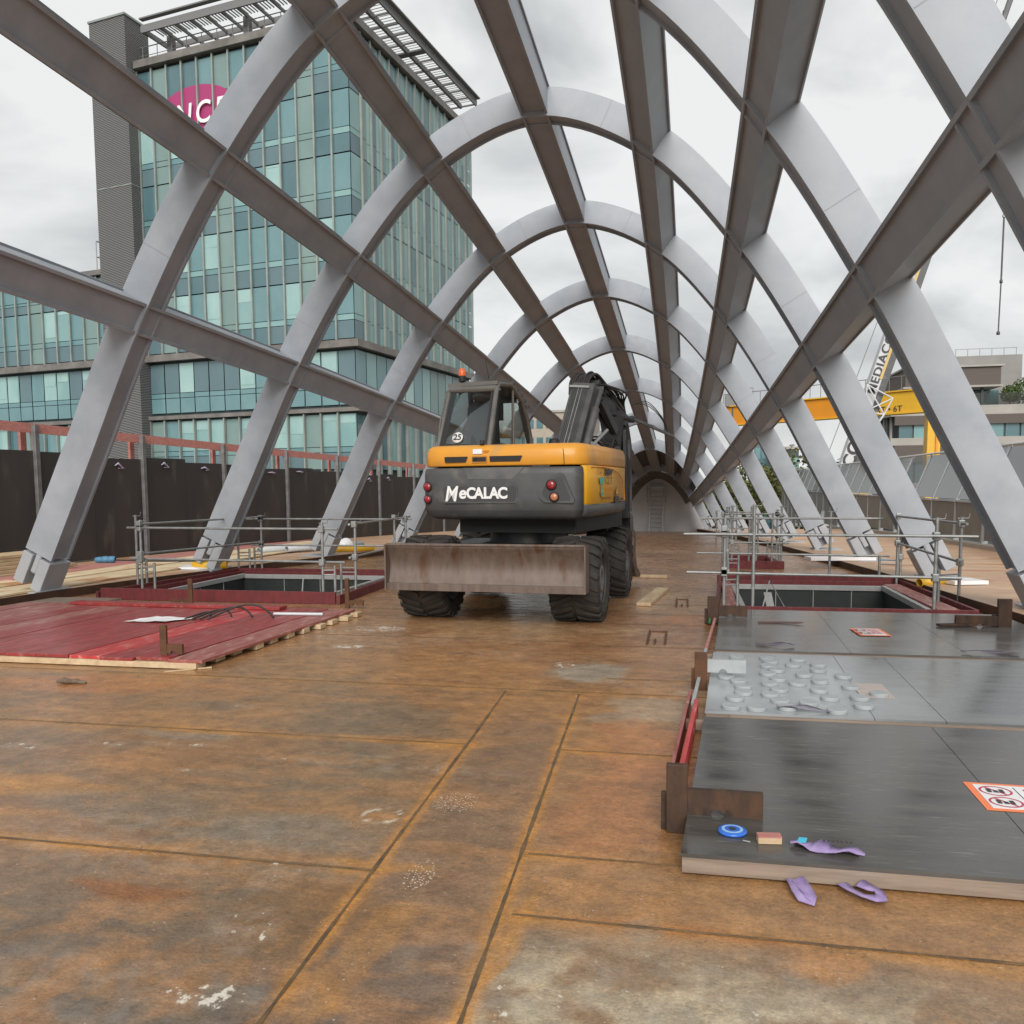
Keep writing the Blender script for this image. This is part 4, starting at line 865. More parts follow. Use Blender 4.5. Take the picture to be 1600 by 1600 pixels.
# ------------------------------------------------------------------ wheeled excavator
EX = thing('wheeled_excavator', (-2.2, 11.6, zc(11.6)), 'yellow and charcoal wheeled excavator seen from behind with its blade raised off the deck', 'excavator')
PH = R_(7.2); MX, MY = -2.22, 10.13; Uv = Vector((math.cos(PH), -math.sin(PH), 0)); Vv = Vector((math.sin(PH), math.cos(PH), 0))
def T(u_, v_, z): return Vector((MX, MY, 0)) + Uv*u_ + Vv*v_ + Vector((0,0,z))
CH = R_(3.3); cU = Vector((math.cos(CH), -math.sin(CH), 0)); cV = Vector((math.sin(CH), math.cos(CH), 0)); GZ = zc(11.5)
def K(u_, v_, z): return Vector((-2.29, 10.38, GZ)) + cU*u_ + cV*v_ + Vector((0,0,z))
# wheels
def wheel(u_, v_, sg, steer=0.):
    """thing part 'wheel' with tyre, rim"""
    R = .535; W = .62; c = K(u_, v_, R); ax = (cU*math.cos(steer) - cV*math.sin(steer))*sg
    hub = MB(); hub.lathe([(.0,.05),(.10,.05),(.11,.12),(.16,.13),(.17,.09),(.17,.06)], c+ax*(W/2-.16), ax, 20)
    for k in range(8):
        a = 2*PI*k/8; pr = ax.cross(Vector((0,0,1))).normalized(); hub.tube([c+ax*(W/2-.08)+pr*.14*math.cos(a)+Vector((0,0,.14*math.sin(a))), c+ax*(W/2-.04)+pr*.14*math.cos(a)+Vector((0,0,.14*math.sin(a)))], .014, 6)
    p = hub.build('wheel', M['rim'], EX)
    m_ = MB(); b = W/2
    m_.lathe([(.30,-b+.06),(.36,-b+.01),(.44,-b),(.485,-b+.03),(.505,-b+.09),(.508,0),(.505,b-.09),(.485,b-.03),(.44,b),(.36,b-.01),(.30,b-.06)], c, ax, 48)
    pr = ax.cross(Vector((0,0,1))).normalized(); n = 22
    def pt(a, r_, h): return c + ax*h + (pr*math.cos(a)+Vector((0,0,1))*math.sin(a))*r_
    for k in range(n):
        for s2 in (-1, 1):
            a0 = 2*PI*(k+(.5 if s2 > 0 else 0))/n; da = .16; vs = []
            for (h, aa) in ((.02*s2, a0+.19), (s2*b*.55, a0+.05), (s2*(b-.015), a0-.05)):
                for r_ in (.498, .535 if abs(h) < b*.8 else .520): vs += [pt(aa, r_, h), pt(aa+.115, r_, h)]
            # vs: per station 4 verts
            fs = []
            for q in range(2):
                i = q*4; fs += [(i+2,i+3,i+7,i+6),(i,i+2,i+6,i+4),(i+1,i+3,i+7,i+5)]
            fs += [(0,1,3,2),(8,9,11,10)]; m_.add(vs, fs)
            m_.add([pt(a0-.05,.520,s2*(b-.015)), pt(a0+.065,.520,s2*(b-.015)), pt(a0+.055,.44,s2*(b+.008)), pt(a0-.04,.44,s2*(b+.008)), pt(a0-.05,.50,s2*(b-.03)), pt(a0+.065,.50,s2*(b-.03))], [(0,1,2,3),(0,3,4),(1,5,2)])
    m_.build('tyre', M['rubber'], p)
    m_ = MB(); m_.lathe([(.305,b-.03),(.315,b-.05),(.29,b-.08),(.27,b-.14),(.16,b-.16),(.0,b-.16)], c, ax, 32); m_.lathe([(.305,-b+.03),(.27,-b+.14),(.0,-b+.16)], c, ax, 24); m_.build('rim', M['rim'], p)
for (u_, v_, sg, st) in ((-.93,0,-1,0), (1.015,0,1,0), (-.93,2.42,-1,.0), (1.015,2.42,1,-.0)): wheel(u_, v_, sg, st)
# chassis
m_ = MB()
m_.obox(K(-.40,-.25,.50), cU*.80, cV*3.0, (0,0,.42)); m_.obox(K(-.85,-.12,.43), cU*1.7, cV*.24, (0,0,.24)); m_.obox(K(-.85,2.30,.43), cU*1.7, cV*.24, (0,0,.24))
m_.obox(K(-.33,-.42,.62), cU*.66, cV*.30, (0,0,.33)); m_.lathe([(.55,0),(.55,.2),(.50,.22),(0,.22)], K(.07,1.22,.92), (0,0,1), 32)
m_.obox(K(.42,.55,.50), cU*.5, cV*1.15, (0,0,.42)); m_.obox(K(-.92,.55,.50), cU*.5, cV*1.15, (0,0,.42))
m_.build('chassis', M['blackgloss'], EX, bevel=.015)
m_ = MB(); m_.obox(K(-.30,-.60,.70), cU*.62, cV*.28, (0,0,.27)); m_.build('blade_mount_cover', mat('scuffed_grey_plate', (.10,.10,.105,1), .45, .1, (.15,.15,.155,1), 6), EX, bevel=.01)
m_ = MB(); m_.obox(K(.78,.55,.72), cU*.28, cV*.95, (0,0,.045)); m_.obox(K(.78,.9,.38), cU*.22, cV*.4, (0,0,.04)); m_.obox(K(.72,.60,.38), cU*.04, cV*.8, (0,0,.40)); m_.build('access_step', M['boom'], EX, bevel=.008)
for s2 in (-1, 1):
    m_ = MB(); m_.tube([K(.55*s2,-.35,.55), K(.55*s2,-.66,.72)], .05, 10); m_.tube([K(.42*s2,-.1,.45), K(.42*s2,-.68,.56)], .05, 8); m_.build('blade_link', M['blackgloss'], EX)
# dozer blade: curved mouldboard
bw = 1.215; n = 10; prof = []
for k in range(n+1): t = k/n; prof.append((-.80+.10*math.sin(PI*t)*1.0-.04*t, .50+.50*t))
m_ = MB(); cu = [K(-bw, y_, z_) for y_, z_ in prof]; L2 = cU*(2*bw)
m_.prism([K(-bw, y_, z_) for y_, z_ in prof]+[K(-bw, y_+.03, z_) for y_, z_ in reversed(prof)], L2, 0, True)
o = m_.build('dozer_blade', M['blade'], EX)
m_ = MB(); m_.obox(K(-bw-.005,-.835,.445), cU*(2*bw+.01), cV*.03, (0,0,.085)); m_.build('cutting_edge', M['blade'], o, bevel=.004)
m_ = MB(); m_.obox(K(-bw,-.845,.985), cU*(2*bw), cV*.07, (0,0,.03)); 
m_.build('top_flange', M['blade'], o, bevel=.008)
for s2 in (-1, 1):
    m_ = MB(); x0 = bw*s2; m_.prism([K(x0,-.86,.45),K(x0,-.62,.45),K(x0,-.62,1.0),K(x0,-.86,1.0)], cU*.02*s2); m_.build('end_plate', M['blade'], o)
# turret base and slew
m_ = MB(); m_.prism([T(-.80,.55,1.03),T(.80,.55,1.03),T(.98,2.6,1.03),T(-.98,2.6,1.03)], (0,0,.20)); m_.build('turret_base', M['black'], EX, bevel=.02)
m_ = MB(); 
pass
# body shell: plan outline (u, v) from left rear round to right side
def plan(z, inset=0.):
    P = [(-1.09,2.3),(-1.10,1.2),(-1.10,.40),(-1.09,.22),(-1.05,.10),(-.97,.035),(-.80,.01),(-.4,-.012),(0,-.02),(.4,-.015),(.75,-.005),(.91,.02),(1.0,.08),(1.05,.18),(1.08,.35),(1.09,.7),(1.09,1.2),(1.08,2.3)]
    out = []
    for k, (a, b4) in enumerate(P):
        q = Vector((a, b4)); pa = Vector(P[max(k-1,0)]); pb = Vector(P[min(k+1,len(P)-1)]); t = (pb-pa).normalized(); nr = Vector((t.y, -t.x)); q = q - nr*(-inset)*-1
        out.append(q)
    return out
from bisect import bisect
def shell(name, zs, insets, i0, i1, mt, off, par, smooth=True, bev=0):
    """loft over heights zs with plan insets, between plan indices i0..i1, offset outward by off, 4 cm thick"""
    m_ = MB(); rows = [[T(*(p.x, p.y), z) for p in plan(z, ins-off)[i0:i1+1]] for z, ins in zip(zs, insets)]
    rin = [[T(*(p.x, p.y), z) for p in plan(z, ins-off+.04)[i0:i1+1]] for z, ins in zip(zs, insets)]
    k = i1-i0+1; nz = len(zs); vs = [v for r_ in rows for v in r_]+[v for r_ in rin for v in r_]; o2 = k*nz
    fs = []
    for a in range(nz-1):
        for b4 in range(k-1): fs += [(a*k+b4, a*k+b4+1, (a+1)*k+b4+1, (a+1)*k+b4)]
    m_.add(vs, fs, 0, smooth)
    fs = []
    for a in range(nz-1):
        for e_ in (0, k-1): fs.append((a*k+e_, (a+1)*k+e_, o2+(a+1)*k+e_, o2+a*k+e_))
    for b4 in range(k-1):
        for a in (0, nz-1): fs.append((a*k+b4, a*k+b4+1, o2+a*k+b4+1, o2+a*k+b4))
    m_.add(vs, fs, 0, False)
    return m_.build(name, mt, par, merge=True)
NP_ = 18
# hood: upper yellow shell with rounded top edge
zs = [1.885, 1.90, 2.0, 2.07, 2.115, 2.14, 2.152]; ins = [.012, .0, .0, .008, .03, .07, .13]
hood = shell('engine_hood', zs, ins, 0, NP_-1, M['yellow'], 0, EX)
top = [T(p.x, p.y, 2.152+.0*k) for k, p in enumerate(plan(0, .13))]
m_ = MB(); 
ft = [T(p.x*1.0, p.y, 2.152) for p in plan(0,.13)]; cen = T(0,1.2,2.165); 
for k in range(len(ft)-1): m_.add([ft[k], ft[k+1], cen], [(0,1,2)], 0, True)
m_.add([ft[-1], ft[0], cen], [(0,1,2)]); m_.build('hood_top', M['yellow'], hood)
# side panel (lower right, yellow) and left side
shell('side_panel', [1.40, 1.41, 1.70, 1.875, 1.88], [.012, .0, .0, .0, .012], 12, NP_-1, M['yellow2'], -.006, EX)
shell('side_panel', [1.40, 1.41, 1.70, 1.875, 1.88], [.012, .0, .0, .0, .012], 0, 2, M['yellow'], -.006, EX)
shell('side_skirt', [1.235, 1.26, 1.30, 1.385, 1.392], [.09, .035, .005, .0, .01], 12, NP_-1, M['charcoal'], .004, EX)
# counterweight: charcoal rear shell
cw = shell('counterweight', [1.215, 1.235, 1.27, 1.33, 1.345, 1.5, 1.6, 1.78, 1.845, 1.865], [.17, .10, .04, .012, .0, .0, .0, .0, .008, .03], 2, 12, M['charcoal'], .03, EX)
# bulge recess above the logo
m_ = MB()
def rp(a, z, off=.035): return T(a, -.02+.012*abs(a)**2-off, z)
def rrect(m_, u0, u1, z0, z1, d0, d1, rad=.03, n=4, mi=0):
    pts = []
    for cx_, cz_, a0 in ((u1-rad,z0+rad,-90),(u1-rad,z1-rad,0),(u0+rad,z1-rad,90),(u0+rad,z0+rad,180)):
        for k in range(n+1): a = R_(a0+90*k/n); pts.append(rp(cx_+rad*math.cos(a), cz_+rad*math.sin(a), d1))
    m_.prism(pts, Vv*(d1-d0), mi)
m_ = MB(); rrect(m_, -.78, .22, 1.432, 1.648, .02, .036); m_.build('logo_recess', M['charcoal'], cw)
m_ = MB(); rrect(m_, -.76, .20, 1.450, 1.632, .02, .039); m_.build('logo_panel', M['charcoal_d'], cw)
m_ = MB(); rrect(m_, -.75, .19, 1.426, 1.4335, .02, .045, .003, 1); m_.build('logo_ledge', M['boom'], cw)
up = Vector((0,0,1))
text('logo_text', 'M', M['white'], frame(rp(-.662,1.535,.041), Uv, up), .265, cw, .003, .80, .22, offset=.005)
text('logo_text', 'e', M['white'], frame(rp(-.505,1.552,.041), Uv, up), .21, cw, .003, .98, .12, offset=.006)
for ch, uu in (('C',-.388),('A',-.283),('L',-.178),('A',-.082),('C',.030)):
    text('logo_text', ch, M['white'], frame(rp(uu,1.545,.041), Uv, up), .188, cw, .003, .95, 0, offset=.007)
m_ = MB(); m_.prism([rp(-.50,1.865,.032),rp(.30,1.865,.032),rp(.24,1.80,.032),rp(.14,1.72,.032),rp(-.42,1.72,.032),rp(-.46,1.80,.032)], Vv*.012); m_.build('scoop', mat('worn_charcoal', (.085,.087,.088,1), .42, 0, (.14,.14,.138,1), 3.5), cw, bevel=.006)
# light clusters
def lamp(u_, z, r_, mt, nm, v_=None, off=.04, ax=None, par=cw):
    ax = ax or -Vv; c = rp(u_, z, off) if v_ is None else T(u_, v_, z)
    m_ = MB(); m_.lathe([(r_+.014,0),(r_+.014,.012),(r_,.016)], c, ax, 24); h = m_.build('lamp_housing', M['black'], par)
    m_ = MB(); m_.lathe([(r_,.010),(r_*.9,.022),(r_*.5,.030),(0,.033)], c, ax, 24); m_.build(nm, mt, h)
m_ = MB(); pts = [(.56,1.435),(.50,1.50),(.49,1.57),(.53,1.66),(.63,1.74),(.76,1.785),(.80,1.77),(.93,1.47),(.92,1.425)]
m_.prism([rp(a, b4, .052-.06*(max(0,a-.7))) for a, b4 in pts], Vv*.03); m_.build('lamp_surround', M['charcoal'], cw, bevel=.006)
m_ = MB(); pts = [(.60,1.46),(.545,1.52),(.545,1.58),(.58,1.645),(.66,1.71),(.755,1.745),(.775,1.735),(.885,1.485),(.875,1.455)]
m_.prism([rp(a, b4, .0545-.06*(max(0,a-.7))) for a, b4 in pts], Vv*.03); m_.build('lamp_recess', M['charcoal_d'], cw)
lamp(.655, 1.645, .052, M['redlens'], 'red_lens', off=.056); lamp(.690, 1.50, .047, M['amberlens'], 'amber_lens', off=.056)
lamp(-1.0, 1.635, .05, M['redlens'], 'red_lens', v_=.0, ax=(-Vv-Uv*.25)); lamp(-1.0, 1.475, .046, M['redlens'], 'red_lens', v_=.0, ax=(-Vv-Uv*.25))
# hood slots, camera, stickers
for (a0, a1) in ((-.75,-.44),(-.145,.275)):
    m_ = MB(); m_.prism([rp(a0,1.935,.004),rp(a1-.03,1.935,.004),rp(a1,2.005,.004),rp(a0-.005,2.005,.004)], -Vv*.004); m_.build('vent_slot', M['black'], hood)
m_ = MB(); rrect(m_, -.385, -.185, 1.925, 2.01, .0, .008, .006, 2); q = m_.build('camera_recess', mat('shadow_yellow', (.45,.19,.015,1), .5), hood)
m_ = MB(); rrect(m_, -.375, -.195, 1.94, 1.995, .0, .011, .004, 2); m_.build('camera_plate', M['black'], q)
m_ = MB(); m_.tube([rp(-.34,1.975,.012), rp(-.34,1.975,.03)], .018, 12); m_.build('camera_lens', M['black'], q)
m_ = MB(); rrect(m_, -.37, -.25, 2.035, 2.095, -.02, .006, .003, 1); m_.build('white_sticker', M['paper'], hood)
m_ = MB(); rrect(m_, -.235, -.17, 2.05, 2.062, -.02, .005, .003, 1); rrect(m_, -.235, -.16, 2.07, 2.08, -.02, .005, .003, 1); m_.build('red_sticker', M['craneorange'], hood)
m_ = MB(); m_.tube([T(-.28,.06,2.15), T(-.28,.08,2.20)], .03, 10); m_.build('hood_latch', M['black'], hood)
m_ = MB(); m_.tube([rp(.80,1.89,.003), rp(.795,2.0,.003), rp(.78,2.08,-.02)], .004, 5); m_.build('hood_joint', M['woodbrown'], hood)
# side panel arch line and decals
sr = Vector((.06,1,0)).normalized(); 
def sp(v_, z, off=.0): return T(1.095+off, v_, z)
SU = (T(1.095,1.6,0)-T(1.093,.7,0)).normalized()
m_ = MB(); m_.tube([T(1.065,.26,1.86), T(1.095,.8,1.865), sp(1.3,1.85,.008), sp(1.7,1.80,.008), sp(1.98,1.70,.008), sp(2.10,1.57,.008), sp(2.14,1.42,.008)], .009, 6); m_.build('panel_joint', M['craneorange'], hood)
text('side_text', '714', mat('faded_decal', (.45,.22,.03,1), .5), frame(sp(.55,1.80,.004), SU, up), .115, hood, .001, 1.9, .3)
text('side_text', 'MW', M['ink'], frame(sp(1.08,1.80,.008), SU, up), .12, hood, .001, 2.0, .25, offset=.008)
text('side_text', 'CLT', mat('olive_ink', (.16,.10,.02,1), .5), frame(sp(1.10,1.69,.008), SU, up), .13, hood, .001, 1.9)
m_ = MB(); m_.prism([sp(.55,1.73,.004),sp(.85,1.74,.004),sp(.80,1.66,.004),sp(.62,1.64,.004)], Uv*.003); m_.prism([sp(.66,1.63,.004),sp(.72,1.63,.004),sp(.72,1.52,.004),sp(.66,1.52,.004)], Uv*.003); m_.prism([sp(.60,1.54,.004),sp(.80,1.54,.004),sp(.70,1.48,.004)], Uv*.003); m_.build('green_emblem', mat('emblem_green', (.10,.38,.28,1), .5), hood)
for z in (1.595, 1.562, 1.52): m_ = MB(); m_.prism([sp(.92 if z > 1.53 else 1.0,z,.006),sp(1.35 if z > 1.53 else 1.25,z,.006),sp(1.35 if z > 1.53 else 1.25,z+.010,.006),sp(.92 if z > 1.53 else 1.0,z+.010,.006)], Uv*.002); m_.build('small_print', M['craneorange'], hood)
text('side_text', 'WWWWW', mat('brown_ink', (.20,.10,.02,1), .5), frame(sp(.95,1.465,.006), SU, up), .05, hood, .001, 2.2)
m_ = MB(); m_.prism([sp(1.52,1.50,.006),sp(1.70,1.50,.006),sp(1.61,1.62,.006)], Uv*.002); m_.prism([sp(1.49,1.39,.006),sp(1.73,1.39,.006),sp(1.73,1.485,.006),sp(1.49,1.485,.006)], Uv*.002); m_.build('warning_decal', M['ink'], hood)
m_ = MB(); m_.prism([sp(1.55,1.512,.009),sp(1.67,1.512,.009),sp(1.61,1.595,.009)], Uv*.002); m_.build('decal_triangle', M['yellow2'], hood)
m_ = MB(); m_.prism([sp(1.86,1.42,.006),sp(2.04,1.42,.006),sp(2.04,1.455,.006),sp(1.86,1.455,.006)], Uv*.002); m_.build('small_decal', M['charcoal_d'], hood)
# cab
cab0 = MB()
cU0, cU1 = -1.06, -.34; v0, v1 = .45, 2.28
side = [(v0,2.10),(v0+.34,2.93),(v0+.40,2.99),(v0+.9,3.03),(v0+1.35,2.86),(v0+1.65,2.60),(v0+1.80,2.35),(v1,2.10)]
def cp(u_, v_, z): lean = (z-2.1)*.06; return T(u_+ (lean if u_ < -.7 else -0.0) , v_, z)
for uu, nm in ((cU0, 0), (cU1, 1)):
    cab0.tube([cp(uu,a,b4) for a, b4 in side], .034 if nm else .024, 8)
cab0.tube([cp(cU0,*side[1]), cp(cU1,*side[1])], .045, 8); cab0.tube([cp(cU0,*side[4]), cp(cU1,*side[4])], .035, 8)
cab0.prism([cp(cU0-.02,v0+.32,2.965), cp(cU1+.02,v0+.32,2.975), cp(cU1+.02,v0+.95,3.03), cp(cU0-.02,v0+.95,3.03)], (0,0,.05))
cab0.prism([cp(cU0-.02,v0+.95,3.03), cp(cU1+.02,v0+.95,3.03), cp(cU1+.02,v0+1.38,2.86), cp(cU0-.02,v0+1.38,2.86)], (0,0,.05))
cab0.tube([cp(cU1,v0+1.0,2.1), cp(cU1,v0+1.0,3.0)], .02, 6)
cab = cab0.build('cab', M['cabframe'], EX)
m_ = MB(); m_.obox(T(cU0-.02,v0+.05,1.35), Uv*(cU1-cU0+.04), Vv*1.8, (0,0,.80)); m_.build('cab_base', M['charcoal'], cab, bevel=.02)
def pane(pts, nm='window_pane', mt=M['cabglass']):
    m_ = MB(); m_.add(pts, [tuple(range(len(pts)))]); m_.build(nm, mt, cab)
pane([cp(cU0+.03,v0+.01,2.14), cp(cU1-.04,v0+.01,2.14), cp(cU1-.04,v0+.345,2.94), cp(cU0+.03,v0+.345,2.93)])
pane([cp(cU1,a,b4) for a, b4 in side]); pane([cp(cU0,a,b4) for a, b4 in side])
pane([cp(cU0+.03,*side[4]), cp(cU1-.03,*side[4]), cp(cU1-.03,*side[6]), cp(cU0+.03,*side[6])]); pane([cp(cU0+.03,*side[6]), cp(cU1-.03,*side[6]), cp(cU1-.03,*side[7]), cp(cU0+.03,*side[7])])
# dark ceramic border of the rear window: thick outline
m_ = MB(); o4 = [(cU0+.03,2.14,.012),(cU1-.04,2.14,.012),(cU1-.04,2.94,.348),(cU0+.03,2.94,.348)]; i4 = [(cU0+.10,2.20,.035),(cU1-.07,2.17,.022),(cU1-.07,2.91,.335),(cU0+.11,2.89,.325)]
for k in range(4):
    a, b4, c, d_ = o4[k], o4[(k+1) % 4], i4[(k+1) % 4], i4[k]; m_.add([cp(q[0],v0+q[2]-.006,q[1]) for q in (a,b4,c,d_)], [(0,1,2,3)])
m_.build('window_border', M['black'], cab)
m_ = MB(); m_.prism([cp(cU1+.004,v0+.02,2.12),cp(cU1+.004,v1-.06,2.12),cp(cU1+.004,v1-.2,2.22),cp(cU1+.004,v0+.1,2.2)], Uv*.006); m_.prism([cp(cU1+.004,side[4][0],2.84),cp(cU1+.004,v1-.02,2.14),cp(cU1+.004,v1-.14,2.14),cp(cU1+.004,side[4][0]-.14,2.80)], Uv*.006); m_.build('window_border', M['black'], cab)
# interior: seat, column, console, mirror
m_ = MB(); m_.prism([T(-.90,1.05,2.1),T(-.48,1.05,2.1),T(-.48,1.15,2.72),T(-.55,1.17,2.80),T(-.84,1.17,2.80),T(-.90,1.15,2.72)], Vv*.12); m_.build('seat_back', M['seat'], cab, bevel=.03)
m_ = MB(); m_.tube([T(-.75,1.0,2.1), T(-.98,1.45,2.95)], .035, 8); m_.tube([T(-.42,1.0,2.05), T(-.62,1.5,2.6), T(-.5,1.3,2.9)], .05, 8); m_.tube([cp(cU0+.06,v0+.5,2.9), T(-.75,.95,3.0), T(-.4,1.0,2.95)], .03, 6); m_.obox(T(-.62,1.35,2.55), Uv*.14, Vv*.1, (0,0,.25)); m_.build('interior_frame', M['black'], cab)
m_ = MB(); m_.lathe([(0,-.03),(.10,-.03),(.125,0),(.10,.03),(0,.03)], T(-.62,.95,2.84), (0,.3,1), 20); m_.build('work_mirror', M['charcoal'], cab)
m_ = MB(); m_.obox(T(-.42,1.55,2.15), Uv*.05, Vv*.3, (0,0,.16)); m_.build('console_box', M['white'], cab, bevel=.01)
fr_ = cp(-.795, v0+.052, 2.27); rw_up = (cp(-.7,v0+.345,2.94)-cp(-.7,v0+.01,2.14)).normalized()
m_ = MB(); nrm = Uv.cross(rw_up).normalized(); m_.lathe([(.075,0),(.075,.002),(0,.002)], fr_ + nrm*.014, nrm, 28); s_ = m_.build('speed_sticker', M['white'], cab)
text('sticker_number', '25', M['ink'], frame(fr_+nrm*.0175, Uv, rw_up), .115, s_, .0008, 1.0, 0, offset=.004)
m_ = MB(); m_.tube([cp(-.95,v0+.5,3.03), cp(-.95,v0+.5,3.07)], .03, 10); m_.lathe([(.045,0),(.05,.05),(.046,.075)], cp(-.93,v0+.45,3.05), (0,0,1), 16); b_ = m_.build('beacon', M['black'], cab)
m_ = MB(); m_.lathe([(.048,.075),(.05,.12),(.04,.16),(.02,.175),(0,.178)], cp(-.93,v0+.45,3.05), (0,0,1), 20); m_.build('beacon_lens', M['orange'], b_)
m_ = MB(); m_.tube([cp(-.5,v0+.5,3.04), cp(-.56,v0+.5,3.35)], [.007,.003], 5); m_.build('aerial', M['black'], cab)
m_ = MB()
for k in range(5): m_.obox(cp(cU1-.02,v0+.95+.16*k,3.05-.07*k), Uv*.05, Vv*.1, (0,0,.04))
m_.build('rain_guard', M['charcoal'], cab)
m_ = MB(); m_.tube([cp(cU0-.06,v0+.12,2.1), cp(cU0-.06,v0+.2,2.5), cp(cU0-.05,v0+.35,2.92)], .012, 6); m_.build('grab_rail', M['cabframe'], cab)
# boom: box section rising from the turret front, oil cooler grille, articulated link and arm
b0, b1 = T(.24,1.75,1.7), T(.36,2.7,3.08)
d_ = (b1-b0).normalized(); m_ = MB(); m_.bar(b0+Uv*.03, b1+Uv*.03, .35, .30, up=-Vv)
boom = m_.build('boom', M['boom'], EX, bevel=.015)
sd_ = d_.cross(-Vv).normalized(); bu = sd_.cross(d_).normalized()
for k in range(6):
    q = -.11+.026*k; m_ = MB(); m_.tube([b0-sd_*q+bu*.165+d_*.3, b1-sd_*q+bu*.165-d_*.12], .007, 6)
    m_.build('steel_pipe', M['galv'] if k in (3, 5) else M['boom'], boom)
for k in range(4):
    q = -.10+.026*k; m_ = MB(); m_.tube([b0+sd_*q+bu*.16+d_*.3, b1+sd_*q+bu*.16-d_*.12], .008, 6); m_.build('steel_pipe', M['charcoal'], boom)
m_ = MB(); m_.bar(b1-sd_*.16+bu*.18-d_*.10, b1+sd_*.14+bu*.18-d_*.10, .03, .03); m_.build('pipe_clamp', M['galv'], boom)
m_ = MB(); m_.lathe([(.07,0),(.075,.10),(.06,.15),(0,.16)], T(.30,1.3,2.12), (0,0,1), 16); m_.build('exhaust_stub', M['black'], EX)
# cylinder beside the boom
m_ = MB(); m_.tube([T(.52,1.9,1.9), T(.62,2.4,2.75)], .06, 12); m_.tube([T(.62,2.4,2.75), T(.66,2.6,3.05)], .035, 10); m_.build('boom_cylinder', M['boom'], EX)
m_ = MB(); m_.tube([T(.56,2.0,2.1), T(.75,2.6,2.45)], .025, 8); m_.build('cylinder_rod', M['galv'], EX)
# knuckle
m_ = MB(); kn = T(.42,2.85,3.05)
m_.prism([T(.20,2.75,3.0),T(.20,3.0,3.25),T(.20,3.2,3.2),T(.20,3.25,2.9),T(.20,2.9,2.75)], Uv*.34); m_.lathe([(.09,-.05),(.09,.45)], T(.18,2.98,3.08), Uv, 16)
kn_ = m_.build('boom_knuckle', M['boom'], EX, bevel=.02)
m_ = MB(); m_.bar(T(.45,2.95,3.02), T(.80,3.55,2.62), .22, .18); m_.bar(T(.60,2.8,2.9), T(.74,3.2,2.45), .10, .12); m_.tube([T(.55,2.9,2.78), T(.93,3.6,2.66)], .045, 12); m_.lathe([(.04,0),(.06,.01),(.06,.09),(.03,.11)], T(.92,3.62,2.62), (0,0,1), 12)
m_.build('link_arm', M['blackgloss'], EX, bevel=.01)
m_ = MB(); m_.prism([T(.50,2.95,2.95),T(.85,3.3,2.7),T(.80,3.3,2.2),T(.60,3.1,2.15)], Vv*.18); m_.lathe([(.12,0),(.17,.03),(.17,.16),(.12,.2)], T(.66,3.2,2.05), (0,0,1), 18); m_.build('swing_bracket', M['blackgloss'], EX, bevel=.02)
m_ = MB(); m_.bar(T(.76,3.6,2.75), T(.78,3.75,1.1), .16, .20, up=(0,1,0)); m_.bar(T(.84,3.45,2.5), T(.84,3.5,1.3), .06, .08, up=(0,1,0)); m_.build('dipper_arm', M['blackgloss'], EX, bevel=.01)
m_ = MB(); m_.tube([T(.88,3.55,2.35), T(.88,3.7,1.75)], .035, 10); m_.tube([T(.88,3.7,1.75), T(.88,3.75,1.2)], .028, 8); m_.build('bucket_cylinder', M['boom'], EX)
# hoses
rs = random.Random(21)
def hose(pts, r_=.018, nm='hydraulic_hose'):
    P = [Vector(p) for p in pts]; C2 = catmull(P, 6); m_ = MB(); m_.tube(C2, r_, 6); m_.build(nm, M['cable'], EX)
for k in range(9):
    u0 = .16+.035*k; hose([T(u0,2.65,3.0), T(u0+.0,2.72,3.2+.02*rs.random()), T(u0+.06,2.95,3.32+.05*rs.random()), T(u0+.16,3.15,3.2), T(.62+.03*k,3.3,2.85-.05*rs.random())], .02)
for k in range(7):
    hose([T(.52+.02*k,2.9,3.16), T(.62+.05*k,3.1,3.02+.09*rs.random()), T(.74+.015*k,3.45,2.9), T(.80+.015*k,3.55,2.5), T(.80+.02*k,3.6,2.0+.2*rs.random()), T(.80+.012*k,3.65,1.5)], .014)
for k in range(5):
    hose([T(.45+.05*k,2.3,2.3), T(.60+.04*k,2.7,2.35-.05*k), T(.76,3.1,2.1+.06*k), T(.80+.02*k,3.4,1.8), T(.80+.02*k,3.4,1.35)], .016)
for k in range(3): hose([T(.95,3.5,2.9), T(1.15,3.7,2.95-.03*k), T(1.35,3.95,2.72-.02*k), T(1.42,4.1,2.55-.05*k)], .006, 'thin_line')
m_ = MB(); m_.bar(T(.95,3.6,2.68), T(1.5,4.2,2.42), .05, .04); m_.build('guide_rod', M['boom'], EX)
# bucket behind the front wheel
m_ = MB(); bk = [(4.05,.95),(3.95,.70),(4.0,.35),(4.2,.16),(4.55,.10),(4.62,.16),(4.3,.30),(4.15,.55),(4.2,.85)]
m_.prism([T(.45,a,b4+GZ) for a, b4 in bk], Uv*.44, 0); bk_ = m_.build('bucket', mat('rusty_bucket_steel', (.09,.06,.045,1), .6, .3, (.18,.13,.10,1), 6, .2, 50), EX, bevel=.01)
for k in range(4): m_ = MB(); m_.obox(T(.47+.11*k,4.55,.10+GZ), Uv*.07, Vv*.18, (0,0,.05)); m_.build('tooth', M['blade'], bk_)
m_ = MB(); m_.prism([T(.66,3.8,1.25+GZ),T(.66,4.1,1.15+GZ),T(.66,4.15,.85+GZ),T(.66,3.9,.8+GZ)], Uv*.2); m_.build('quick_hitch', M['blackgloss'], EX)

